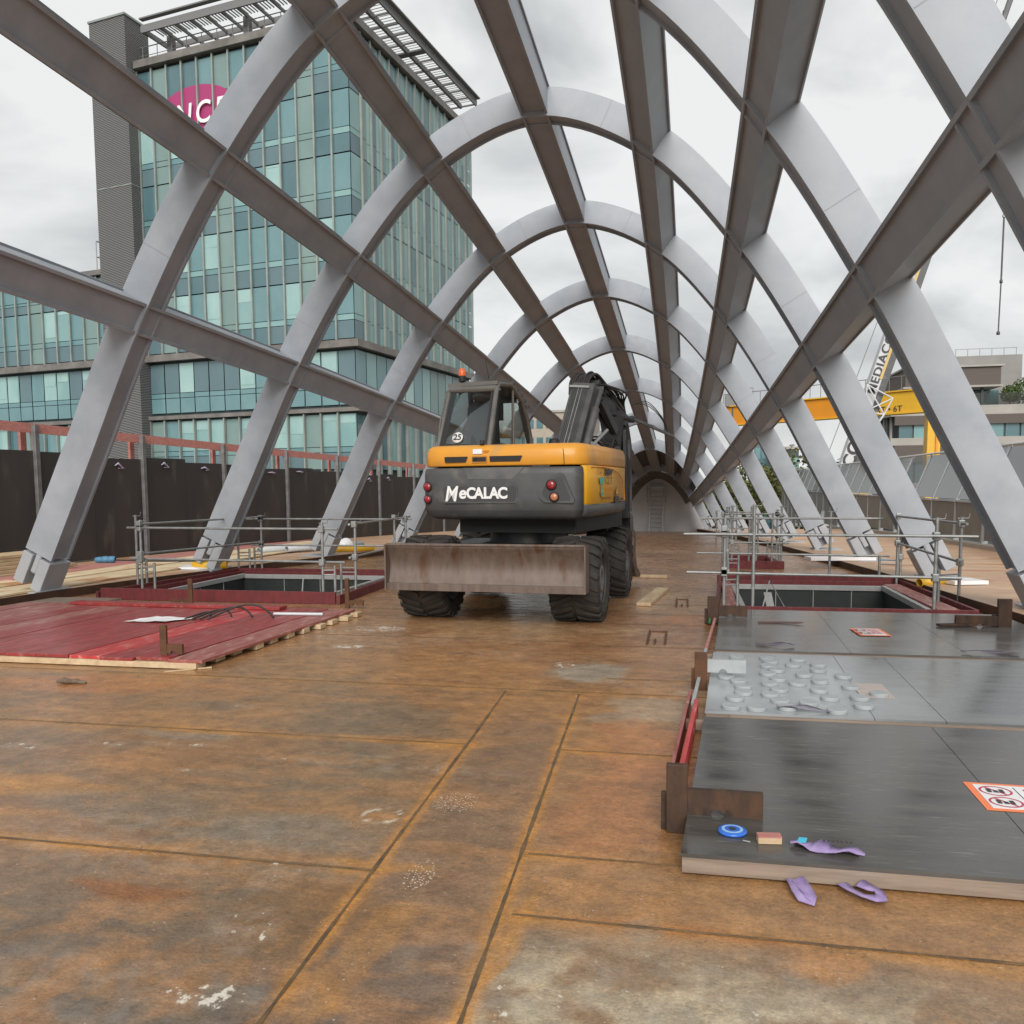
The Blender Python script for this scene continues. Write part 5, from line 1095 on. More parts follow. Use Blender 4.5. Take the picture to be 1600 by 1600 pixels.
# ------------------------------------------------------------------ loose items on the left side deck
board('deck_board', -10.55, -9.78, 6.5, 20.5, .135, .165, M['ply'], 'long pale plywood board beside the left kerb, under the arch feet', 'board', rot=.02)
board('deck_board', -11.4, -10.7, 8.0, 24.5, .135, .175, M['ply'], 'second pale plywood board further out beside the left kerb', 'board', rot=.035)
board('deck_board', -12.6, -11.7, 12.0, 29.0, .135, .17, M['pinkwood'], 'pinkish plywood board lying along the foot of the black hoarding', 'board', rot=.07)
rs = random.Random(9)
for k in range(9):
    row, lv = k % 3, k//3
for lv in range(6):
    w_ = .95-.06*lv; board('stacked_plank', -12.6+rs.uniform(-.05,.03), -12.6+w_+rs.uniform(-.05,.05), 12.3+.03*lv, 14.3-.05*lv+rs.uniform(-.1,.1), .175+lv*.062, .175+lv*.062+.055, M['wood'], ['lowest plank of the timber stack at the left picture edge','second plank from the bottom of the timber stack by the hoarding','third plank from the bottom of the timber stack by the hoarding','fourth plank from the bottom of the timber stack by the hoarding','fifth plank of the timber stack, just under the top one','top plank of the timber stack at the left picture edge'][lv], 'plank', 'planks stacked by the hoarding', rot=rs.uniform(-.04,.04))
def pipe(name, a, b4, r_, mt, label, cat):
    m_ = MB(); a, b4 = Vector(a), Vector(b4); d2 = b4-a; m_.lathe([(r_*.82,0),(r_,0),(r_,d2.length),(r_*.82,d2.length),(r_*.82,0)], a, d2, 16); return tag(m_.build(name, mt), label, cat)
pipe('pvc_pipe', on(-10.35,19.0,.24), on(-9.4,21.5,.24), .08, M['pvcgrey'], 'nearer of two grey plastic pipes lying behind the left guardrail', 'pipe')
pipe('pvc_pipe', on(-9.9,19.6,.24), on(-8.9,22.2,.24), .08, M['pvcgrey'], 'farther grey plastic pipe lying behind the left guardrail', 'pipe')
pipe('plastic_tube', on(-9.55,14.9,.20), on(-8.95,15.15,.21), .085, M['pvcyellow'], 'short yellow tube with torn white wrap by the left hatch corner', 'tube')
m_ = MB(); m_.prism([on(-9.85,14.85,.17),on(-9.5,14.8,.19),on(-9.2,14.75,.13),on(-9.45,14.7,.10)], (0,.3,.03)); tag(m_.build('torn_wrap', M['paper'], bevel=.01), 'torn white plastic wrap under the yellow tube', 'wrap')
pipe('plastic_tube', on(-8.85,19.9,.22), on(-7.9,20.5,.22), .075, M['pvcyellow'], 'yellow tube lying beside the third arch foot on the left', 'tube')
m_ = MB(); rs = random.Random(3); c0 = Vector(on(-8.9,21.0,.25)); m_.lathe([(0,-.12),(.22,-.1),(.26,0),(.2,.1),(.08,.2),(0,.22)], c0, (.2,.3,1), 12); tag(m_.build('white_bag', M['paper']), 'small white bag behind the yellow tube', 'bag')
th = thing('cable_connector', on(-12.1,15.6,.2), 'blue industrial plug on a cable lying by the hoarding', 'plug')
m_ = MB(); a = Vector(on(-12.3,15.6,.24)); m_.lathe([(.03,0),(.06,.03),(.07,.12),(.055,.15),(.075,.18),(.08,.26),(.06,.30),(.075,.33),(.07,.42),(.04,.45)], a, (1,.15,.03), 14); m_.build('plug_body', mat('blue_plug', lin(78,128,158), .5), th)
m_ = MB(); m_.tube([on(-13.4,15.0,.16), on(-12.9,15.5,.18), on(-12.3,15.6,.24)], .018, 6); m_.tube([on(-11.85,15.66,.24), on(-11.3,16.0,.2), on(-10.4,16.3,.18), on(-9.4,17,.18)], .018, 6); m_.build('cord', M['cable'], th)

# right side deck odds and ends
board('foam_board', 2.55, 3.9, 18.6, 19.1, .14, .21, M['paper'], 'white foam board lying on the right kerb beyond the hatch', 'foam board', rot=.15)
board('foam_board', 3.95, 4.5, 13.9, 14.4, .14, .20, M['paper'], 'white wrapped board by the second arch foot on the right', 'foam board', rot=.3)
pipe('plastic_tube', on(3.55,13.9,.16), on(4.0,14.15,.18), .07, M['pvcyellow'], 'dull yellow tube end by the right hatch corner', 'tube')

# ------------------------------------------------------------------ hoarding on the left
FX = lambda i: (-13.53+.3925*i, 15.5+3.0329*i)
hl = {-1:'hoarding bay just outside the left picture edge', 0:'black hoarding bay at the left picture edge', 1:'black hoarding bay behind the foot of the nearest left arch', 2:'black hoarding bay just left of the third arch leg', 3:'black hoarding bay behind the left guardrail', 4:'black hoarding bay between the third and fourth arch legs', 5:'narrow looking black hoarding bay left of the excavator', 6:'farthest black hoarding bay in view, hidden by the excavator'}
for i in range(-2, 10):
    (xa, ya), (xb, yb) = FX(i-1), FX(i); zA = .26-.125*(i-1); zB = .26-.125*i; t = [2.58-.075*(i-1), 2.58-.075*i]
    th = thing('hoarding_bay', ((xa+xb)/2, (ya+yb)/2, zB-.1), hl.get(i, 'far black hoarding bay beyond the excavator'), 'hoarding', 'black hoarding bays')
    d2 = Vector((xb-xa, yb-ya, 0)).normalized(); nrm_ = Vector((d2.y, -d2.x, 0))
    for k in range(2):
        f0, f1 = k/2, (k+1)/2; a = Vector((xa+(xb-xa)*f0, ya+(yb-ya)*f0, 0)); b4 = Vector((xa+(xb-xa)*f1, ya+(yb-ya)*f1, 0)); zt = t[0]-.10-.09*k-.03*(i % 2)
        m_ = MB(); m_.obox(Vector((a.x,a.y,zA-.5)), (b4-a)*.995, nrm_*-.03, (0,0,zt-zA+.5)); pn = m_.build('black_sheet', M['blackply'], th)
        if k == (i % 2) or i in (1, 2):
            q = a+(b4-a)*.45; m_ = MB(); jj = .05*((i*7+k*3) % 4); m_.tube([q+nrm_*.03+Vector((-.02,-.16+jj,zt-.12-jj*.5)), q+nrm_*.05+Vector((.0,.0,zt-.115)), q+nrm_*.05+Vector((.02,.17,zt-.13-jj)), q+nrm_*.04+Vector((0,.12-jj,zt-.17-jj*.6))], [.012,.026,.024,.008], 6); m_.build('sling_tie', mat('lilac_webbing', lin(178,168,196), .7), th)
    m_ = MB(); m_.box(xb-.07, xb+.07, yb-.06, yb+.06, zB-.5, t[1]+.45-.02); m_.build('post', M['galv_dark'], th, bevel=.01)
    m_ = MB(); m_.obox(Vector((xa,ya,t[0]+.26))+nrm_*-.02, Vector((xb-xa,yb-ya,t[1]-t[0])), nrm_*-.05, (0,0,.20)); m_.build('guard_board', M['pinkwood'], th)
    m_ = MB(); m_.obox(Vector((xb-.3,yb-.12,t[1]-.3)), (.06,0,0), (0,.16,0), (0,0,.75)); m_.build('board_upright', M['pinkwood'], th)

# ------------------------------------------------------------------ glass balustrade on the right
pos = [12.0+2.37*k for k in range(26)]
bx = lambda y: 7.62 + .0*y
for k in range(len(pos)-1):
    y0, y1 = pos[k], pos[k+1]; lb = 'leaning glass balustrade bay on the right side deck'
    if k == 5: lb = 'nearest glass balustrade bay seen right of the last arch leg, beside the right picture edge'
    th = thing('balustrade_bay', (bx(y0), y0, .14+zc(y0)), lb, 'balustrade', 'leaning glass balustrade bays')
    X = bx(y0); z0 = .13+zc(y0); zk = 1.07; ztp = 2.55
    m_ = MB(); m_.prism([(X-.06,y0,z0),(X+.10,y0,z0),(X+.08,y0,zk),(X+.62,y0,ztp),(X+.54,y0,ztp),(X-.02,y0,zk)], (0,.09,0)); m_.build('post', M['balpost'], th, bevel=.008)
    m_ = MB(); m_.add([(X+.02,y0+.1,zk+.06),(X+.02,y1-.02,zk+.06),(X+.56,y1-.02,ztp-.04),(X+.56,y0+.1,ztp-.04)], [(0,1,2,3)]); m_.build('glass_pane', M['balglass'], th)
    m_ = MB(); m_.box(X-.0, X+.03, y0+.095, y1-.005, z0+.15, zk-.03); m_.build('lower_panel', M['balpanel'], th)
    m_ = MB(); m_.box(X-.05, X+.06, y0+.0905, y1-.002, zk-.02, zk+.03); m_.build('mid_rail', M['balpost'], th); m_ = MB(); m_.tube([(X+.56,y0-.02,ztp+.02),(X+.56,y1+.02,ztp+.02)], .035, 8); m_.build('handrail', mat('rail_pale', (.55,.56,.56,1), .4, .4) if k == 0 else bpy.data.materials['rail_pale'], th)
m_ = MB(); 
for a, b4 in zip(pos[:-1], pos[1:]): m_.add([(7.38,a,.12+zc(a)),(7.72,a,.12+zc(a)),(7.72,b4,.12+zc(b4)),(7.38,b4,.12+zc(b4)),(7.38,a,.24+zc(a)),(7.72,a,.24+zc(a)),(7.72,b4,.24+zc(b4)),(7.38,b4,.24+zc(b4))], [(4,5,6,7),(0,1,5,4),(2,3,7,6),(0,4,7,3),(1,2,6,5)])
tag(m_.build('balustrade_curb', M['cladding']), 'low pale curb under the glass balustrade', kind='structure')
# ladder against the end wall
th = thing('extension_ladder', (-1.45, 43.0, -.78), 'aluminium extension ladder leaning on the grey end wall', 'ladder')
for s2 in (-.33, .33):
    m_ = MB(); m_.bar((-1.45+s2,42.9,-.79),(-1.42+s2,43.3,1.55), .07, .07); m_.build('stile', M['galv'], th)
for k in range(11): m_ = MB(); zz = -.55+.22*k; m_.tube([(-1.78,42.93+.037*k,zz),(-1.10,42.93+.037*k,zz)], .022, 6); m_.build('rung', M['galv'], th)
m_ = MB(); m_.tube([(-1.9,43.0,1.5),(-1.9,42.85,1.0),(-1.9,43.1,.7)], .03, 6); m_.tube([(-.98,43.0,1.5),(-.98,42.85,1.0),(-.98,43.1,.7)], .03, 6); m_.bar((-1.9,43.1,1.45),(-.98,43.1,1.45), .05, .08); m_.build('hook_frame', M['galv'], th)

# ------------------------------------------------------------------ surroundings
# ground far below the bridge
m_ = MB(); m_.box(-600, 600, -300, 1500, -8.2, -8.0)
tag(m_.build('ground', mat('city_ground', lin(118,114,106), .9, 0, lin(96,98,88), .05)), 'city ground below the bridge', kind='structure')
# office building -------------------------------------------------------------
BC = Vector((-17.8, 44.0, 0)); BL = Vector((-.9853, .1698, 0)).normalized(); BR = Vector((.153, .988, 0)).normalized(); BT = 26.8
OB = thing('office_building', (-24, 50, -8), 'teal glazed office building with pale vertical fins and a slatted roof canopy', 'office building')
def W(a, o_, z): return BC + BL*a - BR*o_ + Vector((0,0,z))      # left facade: a along, o_ outward
def X_(a, o_, z): return BC + BR*a - BL*o_ + Vector((0,0,z))     # right facade
LEN_L, LEN_R = 14.55, 16.3
m_ = MB(); m_.prism([W(.15,-.15,-8), W(42,-.15,-8), W(42,-16.1,-8), W(.15,-16.1,-8)], (0,0,8+9.2)); m_.prism([W(.15,-.15,9.2), W(LEN_L+2.6,-.15,9.2), W(LEN_L+2.6,-16.1,9.2), W(.15,-16.1,9.2)], (0,0,BT-9.2-.15)); m_.prism([W(LEN_L+2.6,-.15,9.2), W(42,-.15,9.2), W(42,-14,9.2), W(LEN_L+2.6,-14,9.2)], (0,0,5.75)); m_.build('core', M['mullion'], OB)
FH = (BT-.55-9.75)/5
rs = random.Random(17)
def window(Pf, a0, a1, z0, z1, kind, off, tr=None, ref=OB, nm='window'):
    """glazed unit: sill spandrel, tall light, transom, each inside its dark frame"""
    m_ = MB(); g = .035
    parts = [(z0+g, z0+(z1-z0)*.30, kind[1]), (z0+(z1-z0)*.30+g, z0+(z1-z0)*.40, kind[2]), (z0+(z1-z0)*.40+g, z1-g, kind[0])]
    jt = lambda: off-rs.uniform(0,.022)
    for p0, p1, mi in parts: m_.add([Pf(a0+g,jt(),p0), Pf(a1-g,jt(),p0), Pf(a1-g,jt(),p1), Pf(a0+g,jt(),p1)], [(0,1,2),(0,2,3)], mi)
    if kind[0] == 5 or kind[0] == 2: # lowered blind seen behind the glass
        zz = z0+(z1-z0)*(.40+.58*rs.random()); m_.add([Pf(a0+.09,off+.006,zz), Pf(a1-.09,off+.006,zz), Pf(a1-.09,off+.006,z1-.08), Pf(a0+.09,off+.006,z1-.08)], [(0,1,2,3)], 5)
    return m_.build(nm, M['fg'], ref)
nL = 13; mwL = LEN_L/nL
for fl in range(5):
    z0 = 9.75+FH*fl; z1 = z0+FH
    for k in range(nL):
        rib = k in (2, 7, 11) ; kind = (3,3,3) if rib else ((0 if k == 0 else rs.choice([0,2,0,5,1])), rs.choice([1,4]), rs.choice([0,2]))
        window(W, k*mwL, (k+1)*mwL, z0, z1, kind, .0)
for k in range(nL+1):
    if k == 0: continue
    m_ = MB(); m_.prism([W(k*mwL-.05,.01,9.7), W(k*mwL+.05,.01,9.7), W(k*mwL+.05,.13,9.7), W(k*mwL-.05,.13,9.7)], (0,0,BT-.45-9.7)); m_.build('fin', M['fin'], OB)
# storeys under the cornice, full width with the wing
nW = 37; 
for k in range(nW):
    a0 = k*1.12; window(W, a0, a0+1.12, 6.15, 9.15, (rs.choice([0,2,5,4,5]), 0, 0), .0, nm='window')
for fl, z0 in enumerate((2.6,)):
    for k in range(nW):
        if k > 22 and False: continue
        a0 = k*1.12; window(W, a0, a0+1.12, z0, z0+3.1, ((3,3,3) if k % 5 == 2 else (rs.choice([0,2,1,5]), 4, 0)), .0, nm='window') if k < 30 else None
m_ = MB()
for k in range(nW):
    for z0 in (-1.0, -4.6): 
        a0 = k*1.12; m_.add([W(a0+.03,0,z0+.03), W(a0+1.09,0,z0+.03), W(a0+1.09,0,z0+3.3), W(a0+.03,0,z0+3.3)], [(0,1,2,3)], rs.choice([0,1,2,4]))
tag(m_.build('lower_glazing', M['fg'], OB), kind='stuff')
for k in range(1, 34): m_ = MB(); m_.prism([W(k*1.12-.04,.01,-8), W(k*1.12+.04,.01,-8), W(k*1.12+.04,.2,-8), W(k*1.12-.04,.2,-8)], (0,0,8+5.75)); m_.build('fin', M['fin'], OB)
# wing left of the tower
for fl in range(1):
    for k in range(19):
        a0 = LEN_L+2.8+k*1.18; rib = k % 4 == 1
        window(W, a0, a0+1.18, 9.75, 13.0, (3,3,3) if rib else (rs.choice([0,2,0]), 4, 0), .0, nm='window')
        window(W, a0, a0+1.18, 13.0, 14.8, (3,3,3) if rib else (0, 4, 0), .0, nm='window') if k < 10 else None
        m_ = MB(); m_.prism([W(a0-.05,.01,9.7), W(a0+.05,.01,9.7), W(a0+.05,.13,9.7), W(a0-.05,.13,9.7)], (0,0,5.2)); m_.build('fin', M['fin'], OB) if k < 14 else None
# cornice bands
for z_, h_, d2, l0, l1 in ((9.25,.40,.42,-.42,42), (5.78,.22,.30,-.3,42)):
    m_ = MB(); m_.prism([W(l0,.0,z_), W(l1,.0,z_), W(l1,d2,z_), W(l0,d2,z_)], (0,0,h_)); m_.build('cornice', M['cornice'], OB, bevel=.03)
    m_ = MB(); m_.prism([X_(0,.0,z_), X_(LEN_R,.0,z_), X_(LEN_R,d2,z_), X_(0,d2,z_)], (0,0,h_-.005)); m_.build('cornice', M['cornice'], OB, bevel=.03)
m_ = MB(); m_.prism([W(-.35,-.1,BT-.42), W(LEN_L,-.1,BT-.42), W(LEN_L,.35,BT-.42), W(-.35,.35,BT-.42)], (0,0,.42)); m_.build('roof_cornice', M['cornice'], OB, bevel=.04)
m_ = MB(); m_.prism([X_(-.1,-.1,BT-.43), X_(LEN_R,-.1,BT-.43), X_(LEN_R,.35,BT-.43), X_(-.1,.35,BT-.43)], (0,0,.42)); m_.build('roof_cornice', M['cornice'], OB, bevel=.04)
m_ = MB(); m_.prism([W(LEN_L+2.7,-.1,14.85), W(42,-.1,14.85), W(42,.3,14.85), W(LEN_L+2.7,.3,14.85)], (0,0,.3)); m_.build('wing_cornice', M['cornice'], OB)
# right facade: corner light then alternating panels and strip windows
nR = 15; mwR = LEN_R/nR
for fl in range(5):
    z0 = 9.75+FH*fl; z1 = z0+FH; m_ = MB(); 
    for k in range(nR):
        a0, a1 = k*mwR, (k+1)*mwR; mi = 0 if k == 0 else (3 if (k+fl) % 3 else 2); g = .03
        if k == 0: 
            for p0, p1, q in ((z0+g,z0+.3*FH,4),(z0+.3*FH+g,z0+.4*FH,2),(z0+.4*FH+g,z1-g,2)): m_.add([X_(a0+g,0,p0),X_(a1-g,0,p0),X_(a1-g,0,p1),X_(a0+g,0,p1)], [(0,1,2,3)], q)
        else:
            am = a0+(a1-a0)*.55
            for p0, p1 in ((z0+g,z0+.34*FH),(z0+.34*FH+g,z1-g)): m_.add([X_(a0+g,.04,p0),X_(am,.04,p0),X_(am,.04,p1),X_(a0+g,.04,p1)], [(0,1,2,3)], 3 if k % 2 else 4)
            for p0, p1 in ((z0+g,z0+.3*FH),(z0+.3*FH+g,z1-g)): m_.add([X_(am+g,0,p0),X_(a1-g,0,p0),X_(a1-g,0,p1),X_(am+g,0,p1)], [(0,1,2,3)], rs.choice([2,2,5,0]))
    m_.build('strip_glazing', M['fg'], OB)
for k in range(1, nR+1):
    m_ = MB(); m_.prism([X_(k*mwR-.06,.01,9.7), X_(k*mwR+.06,.01,9.7), X_(k*mwR+.06,.14,9.7), X_(k*mwR-.06,.14,9.7)], (0,0,BT-.5-9.7)); m_.build('fin', M['fin'], OB)
m_ = MB()
for z0 in (6.15, 2.6, -1.0, -4.6):
    for k in range(14): a0 = k*LEN_R/14; m_.add([X_(a0+.03,0,z0), X_(a0+1.13,0,z0), X_(a0+1.13,0,z0+3.0), X_(a0+.03,0,z0+3.0)], [(0,1,2,3)], rs.choice([2,5,0,3]) if z0 > 5 else rs.choice([1,4,2]))
m_.build('strip_glazing', M['fg'], OB)
for k in range(1, 15): m_ = MB(); m_.prism([X_(k*LEN_R/14-.12,.01,-8), X_(k*LEN_R/14+.12,.01,-8), X_(k*LEN_R/14+.12,.2,-8), X_(k*LEN_R/14-.12,.2,-8)], (0,0,8+5.7)); m_.build('fin', M['fin'], OB)
# louvred tower
m_ = MB(); m_.prism([W(LEN_L-.0,.85,-8), W(LEN_L+2.75,.85,-8), W(LEN_L+2.75,-1.0,-8), W(LEN_L-.0,-1.0,-8)], (0,0,8+29.25)); tw = m_.build('stair_tower', M['louvre'], OB)
for z_ in (26.2, 19.6, 12.8): m_ = MB(); m_.prism([W(LEN_L-.02,.87,z_), W(LEN_L+2.77,.87,z_), W(LEN_L+2.77,-1.0,z_), W(LEN_L-.02,-1.0,z_)], (0,0,.05)); m_.build('joint_band', M['fin'], tw)
m_ = MB(); m_.prism([W(LEN_L-.06,.91,29.2), W(LEN_L+2.81,.91,29.2), W(LEN_L+2.81,-1.05,29.2), W(LEN_L-.06,-1.05,29.2)], (0,0,.12)); m_.build('coping', M['fin'], tw)
m_ = MB(); m_.prism([W(LEN_L+2.8,.3,-8), W(LEN_L+3.0,.3,-8), W(LEN_L+3.0,0,-8), W(LEN_L+2.8,0,-8)], (0,0,8+12.6)); m_.build('downpipe', M['white'], OB)
# canopy of slats above the roof
CZ = 28.3
def beam_(P, Q, w_, h_, nm='canopy_beam', mt=None): m_ = MB(); m_.bar(P, Q, w_, h_); m_.build(nm, mt or M['fasciagrey'], OB)
beam_(W(-.9,.55,CZ), W(LEN_L-1.0,.55,CZ), .10, .42); beam_(W(-.9,.62,CZ+.5), W(LEN_L-1.0,.62,CZ+.5), .3, .08)
beam_(W(-.9,-1.6,CZ), W(LEN_L-1.0,-1.6,CZ), .12, .3); beam_(W(LEN_L-1.0,.6,CZ), W(LEN_L-1.0,-1.6,CZ), .1, .3)
beam_(X_(-.6,.85,CZ), X_(LEN_R-.6,.85,CZ), .10, .40); beam_(X_(-.6,1.0,CZ+.3), X_(LEN_R-.6,1.0,CZ+.3), .3, .08); beam_(X_(-.6,-.35,CZ), X_(LEN_R-.6,-.35,CZ), .16, .3); beam_(X_(-.6,-1.6,CZ), X_(LEN_R-.6,-1.6,CZ), .12, .3)
m_ = MB()
for k in range(15):
    a = k*(LEN_R-.6)/14
    m_.bar(X_(a,.85,CZ-.02), X_(a,-1.6,CZ-.02), .5 if k == 7 else .07, .10)
m_.build('canopy_ribs', M['fasciagrey'], OB)
m_ = MB()
for k in range(int((LEN_R-.6)/.27)): a = k*.27; m_.bar(X_(a,.80,CZ+.12), X_(a,-1.55,CZ+.12), .03, .03)
for k in range(int((LEN_L-1.5)/.22)): a = .3+k*.22; m_.bar(W(a,.5,CZ+.12), W(a,-.7,CZ+.12), .035, .07)
tag(m_.build('canopy_slats', M['fasciagrey'], OB), kind='stuff')
m_ = MB()
for k in range(12): a = .3+k*1.1; m_.bar(W(a,.55,CZ-.02), W(a,-3.0,CZ-.02), .08, .18)
m_.build('canopy_ribs', M['fasciagrey'], OB)
for a in (2.5, 7.0, LEN_L-2.0): m_ = MB(); m_.prism([W(a-.18,-.55,BT), W(a+.18,-.55,BT), W(a+.18,-.9,BT), W(a-.18,-.9,BT)], (0,0,CZ-BT)); m_.build('canopy_post', M['fasciagrey'], OB)
m_ = MB(); m_.tube([W(-.1,-.25,BT+1.0), W(LEN_L,-.25,BT+1.0)], .03, 5); m_.tube([W(-.1,-.25,BT+.5), W(LEN_L,-.25,BT+.5)], .02, 5)
for k in range(14): m_.tube([W(k*1.1,-.25,BT), W(k*1.1,-.25,BT+1.02)], .025, 5)
m_.build('roof_railing', M['fasciagrey'], OB)
m_ = MB(); m_.prism([W(1,-2.6,BT), W(LEN_L+1,-2.6,BT), W(LEN_L+1,-9,BT), W(1,-9,BT)], (0,0,1.3)); m_.build('plant_screen', mat('plant_screen_mesh', lin(168,168,166), .7), OB)
# magenta film logo across the top storey
def disc_piece(a0, a1, z0, z1, cx_, cz_, rx, rz, mt, nm, off):
    m_ = MB(); n = 8; pts = []
    for k in range(n+1):
        a = a0+(a1-a0)*k/n; t = 1-((a-cx_)/rx)**2
        if t <= 0: continue
        pts.append((a, cz_-rz*math.sqrt(t), cz_+rz*math.sqrt(t)))
    for p, q in zip(pts[:-1], pts[1:]):
        lo0, hi0, lo1, hi1 = max(p[1], z0), min(p[2], z1), max(q[1], z0), min(q[2], z1)
        if hi0 > lo0 and hi1 > lo1: m_.add([W(p[0],off,lo0), W(q[0],off,lo1), W(q[0],off,hi1), W(p[0],off,hi0)], [(0,1,2,3)])
    if m_.v: m_.build(nm, mt, OB)
LCX, LCZ = 10.35, 23.1
for k in range(6, 13): disc_piece(k*mwL+.05, (k+1)*mwL-.05, 18.8, 26.4, LCX, LCZ, 3.0, 1.75, M['magenta'] if k < 11 else M['purplefilm'], 'logo_film', .012)
for ch, dx in (('S', 2.1), ('N', .75), ('C', -.65), ('F', -1.9)):
    text('logo_letter', ch, M['white'], frame(W(LCX+dx,.16,LCZ+.05), -BL, (0,0,1)), 1.75, OB, .01, .9, .12, offset=.02)
# roof access cage on the wing
m_ = MB()
for a, o_ in ((LEN_L+3.0,.0),(LEN_L+3.9,0),(LEN_L+3.0,-.9),(LEN_L+3.9,-.9)): m_.tube([W(a,o_,15.15), W(a+.0,o_,17.0)], .03, 5)
for z_ in (16.0, 16.95): m_.tube([W(LEN_L+3.0,0,z_), W(LEN_L+3.9,0,z_), W(LEN_L+3.9,-.9,z_), W(LEN_L+3.0,-.9,z_), W(LEN_L+3.0,0,z_)], .025, 5)
m_.build('access_cage', M['galv'], OB)

# trees -----------------------------------------------------------------------
def tree(x, y, top, rad, mt, label, n=2600, seed=1):
    rs = random.Random(seed); th = thing('broadleaf_tree', (x, y, -8), label, 'tree', 'trees beyond the bridge')
    m_ = MB(); H_ = top+8; m_.tube([(x,y,-8.1), (x+.1,y,-8+H_*.35), (x-.1,y,-8+H_*.75)], [.35,.26,.1], 8)
    cl = []
    for k in range(7):
        a = rs.uniform(0, 2*PI); q = Vector((x+math.cos(a)*rad*.6, y+math.sin(a)*rad*.6, top-rad*rs.uniform(.4,1.4))); m_.tube([(x,y,-8+H_*rs.uniform(.3,.5)), q], [.14,.04], 6)
    m_.build('trunk', M['bark'], th)
    for k in range(26):
        d2 = Vector((rs.gauss(0,1), rs.gauss(0,1), rs.gauss(0,1))).normalized()*rs.uniform(.35,.95)
        cl.append((Vector((x,y,top-rad*1.15)) + Vector((d2.x*rad, d2.y*rad, d2.z*rad*1.1)), rad*rs.uniform(.22,.42)))
    m_ = MB()
    for k in range(n):
        c, r_ = cl[rs.randrange(len(cl))]; d2 = Vector((rs.gauss(0,1), rs.gauss(0,1), rs.gauss(0,1))).normalized()*r_*rs.uniform(.55,1.05); p = c+d2
        s_ = rs.uniform(.12,.28); a1 = Vector((rs.gauss(0,1), rs.gauss(0,1), rs.gauss(0,.6))).normalized()*s_; b1_ = d2.cross(a1).normalized()*s_*.7
        m_.add([p-a1, p-b1_, p+a1, p+b1_], [(0,1,2,3)])
    m_.build('crown', mt, th)
tree(-14.2, 86, 6.2, 4.2, M['leaf'], 'green tree seen between the excavator cab and its boom', 4200, 1)
tree(-18.5, 92, 4.5, 4, M['leaf'], 'green tree just left of the one behind the excavator', 2200, 6)
tree(6.4, 92, 5.0, 3.6, M['leaf2'], 'leftmost olive tree behind the right arch legs', 3000, 2)
tree(9.6, 84, 4.8, 3.6, M['leaf2'], 'olive green tree in the middle of the right arch legs', 3200, 3)
tree(12.4, 88, 3.6, 3.2, M['leaf2'], 'low olive tree beside the end of the glass balustrade', 2600, 4)
tree(18.2, 110, 5.4, 3.0, M['leaf'], 'dark tree left of the mobile crane base', 1800, 5)
tree(3.4, 96, 3.4, 3.0, M['leaf2'], 'small distant olive tree close to the end wall', 1600, 7)

# far buildings ----------------------------------------------------------------
def block(x0, x1, y0, y1, z1, mt, label, rows=5, cols=6, mtw=None):
    th = thing('distant_building', ((x0+x1)/2, (y0+y1)/2, -8), label, 'building', 'distant buildings'); m_ = MB(); m_.box(x0, x1, y0, y1, -8, z1); m_.build('wall', mt, th)
    m_ = MB(); m_.box(x0-.3, x1+.3, y0-.3, y1+.3, z1, z1+.4); m_.build('roof', M['slab'], th)
    for r_ in range(rows):
        m_ = MB(); z = z1-1.2-r_*3.2
        for c in range(cols): xa = x0+(x1-x0)*(c+.15)/cols; m_.box(xa, xa+(x1-x0)*.7/cols, y0-.05, y0+.1, z-1.6, z)
        m_.build('window_row', mtw or M['fg'][1], th)
block(-30, -16.5, 150, 165, 14.5, M['cladding'], 'pale beige block seen between the excavator cab and boom', 6, 8)
block(12.5, 16.0, 128, 140, 6.4, M['mullion'], 'small dark block behind the olive trees on the right', 3, 4, M['fg'][2])
block(10.0, 13.0, 131, 140, 8.0, M['fg'][1], 'dark teal block behind the right arch legs', 4, 3, M['fg'][0])
# terrace building on the right
TB = thing('terrace_building', (25, 80, -8), 'grey stepped building with planted roof terrace and glass railings at the right', 'building')
x0 = 16.9
def tb(nm, a, mt): m_ = MB(); m_.box(*a); return m_.build(nm, mt, TB)
tb('wall', (x0+.4,45,75.3,95,-8,7.5), M['mullion'])
for z0, z1 in ((7.0,7.75),(4.6,5.2) ,(3.9,4.3),(.6,1.5)): m_ = MB(); m_.prism([(x0-.3,75,z0),(45,75,z0),(45,96,z0),(x0+1.5,96,z0),(x0-1.3,82,z0)], (0,0,z1-z0)); m_.build('floor_slab', M['slab'], TB, bevel=.05)
tb('parapet_band', (x0,45,74.9,75.25,6.25,7.0), M['brownclad']); tb('parapet_band', (x0,45,74.9,75.25,3.2,4.6), M['brownclad'])
for k in range(18): xa = x0+.4+k*1.15; tb('window', (xa,xa+1.0,75.2,75.29,5.2,6.25) if False else (xa,xa+1.0,75.18,75.28,4.65,7.0) if False else (xa,xa+1.0,75.2,75.28,5.2,6.25), M['fg'][rs.choice([1,1,0,2])])
for k in range(16): xa = x0+.4+k*1.3; tb('window', (xa,xa+1.15,75.2,75.28,1.5,3.2), M['fg'][rs.choice([1,1,4])])
for k in range(9): m_ = MB(); m_.box(x0-.1-.12*k, x0+.05-.12*k, 76+k*.7, 76.3+k*.7, 5.2, 9.3 if k > 0 else 7); m_.build('side_fin', M['mullion'] if k % 2 else M['slab'], TB)
m_ = MB(); m_.add([(x0,75.1,7.8),(45,75.1,7.8),(45,75.1,8.7),(x0,75.1,8.7)], [(0,1,2,3)]); m_.build('glass_railing', M['balglass'], TB)
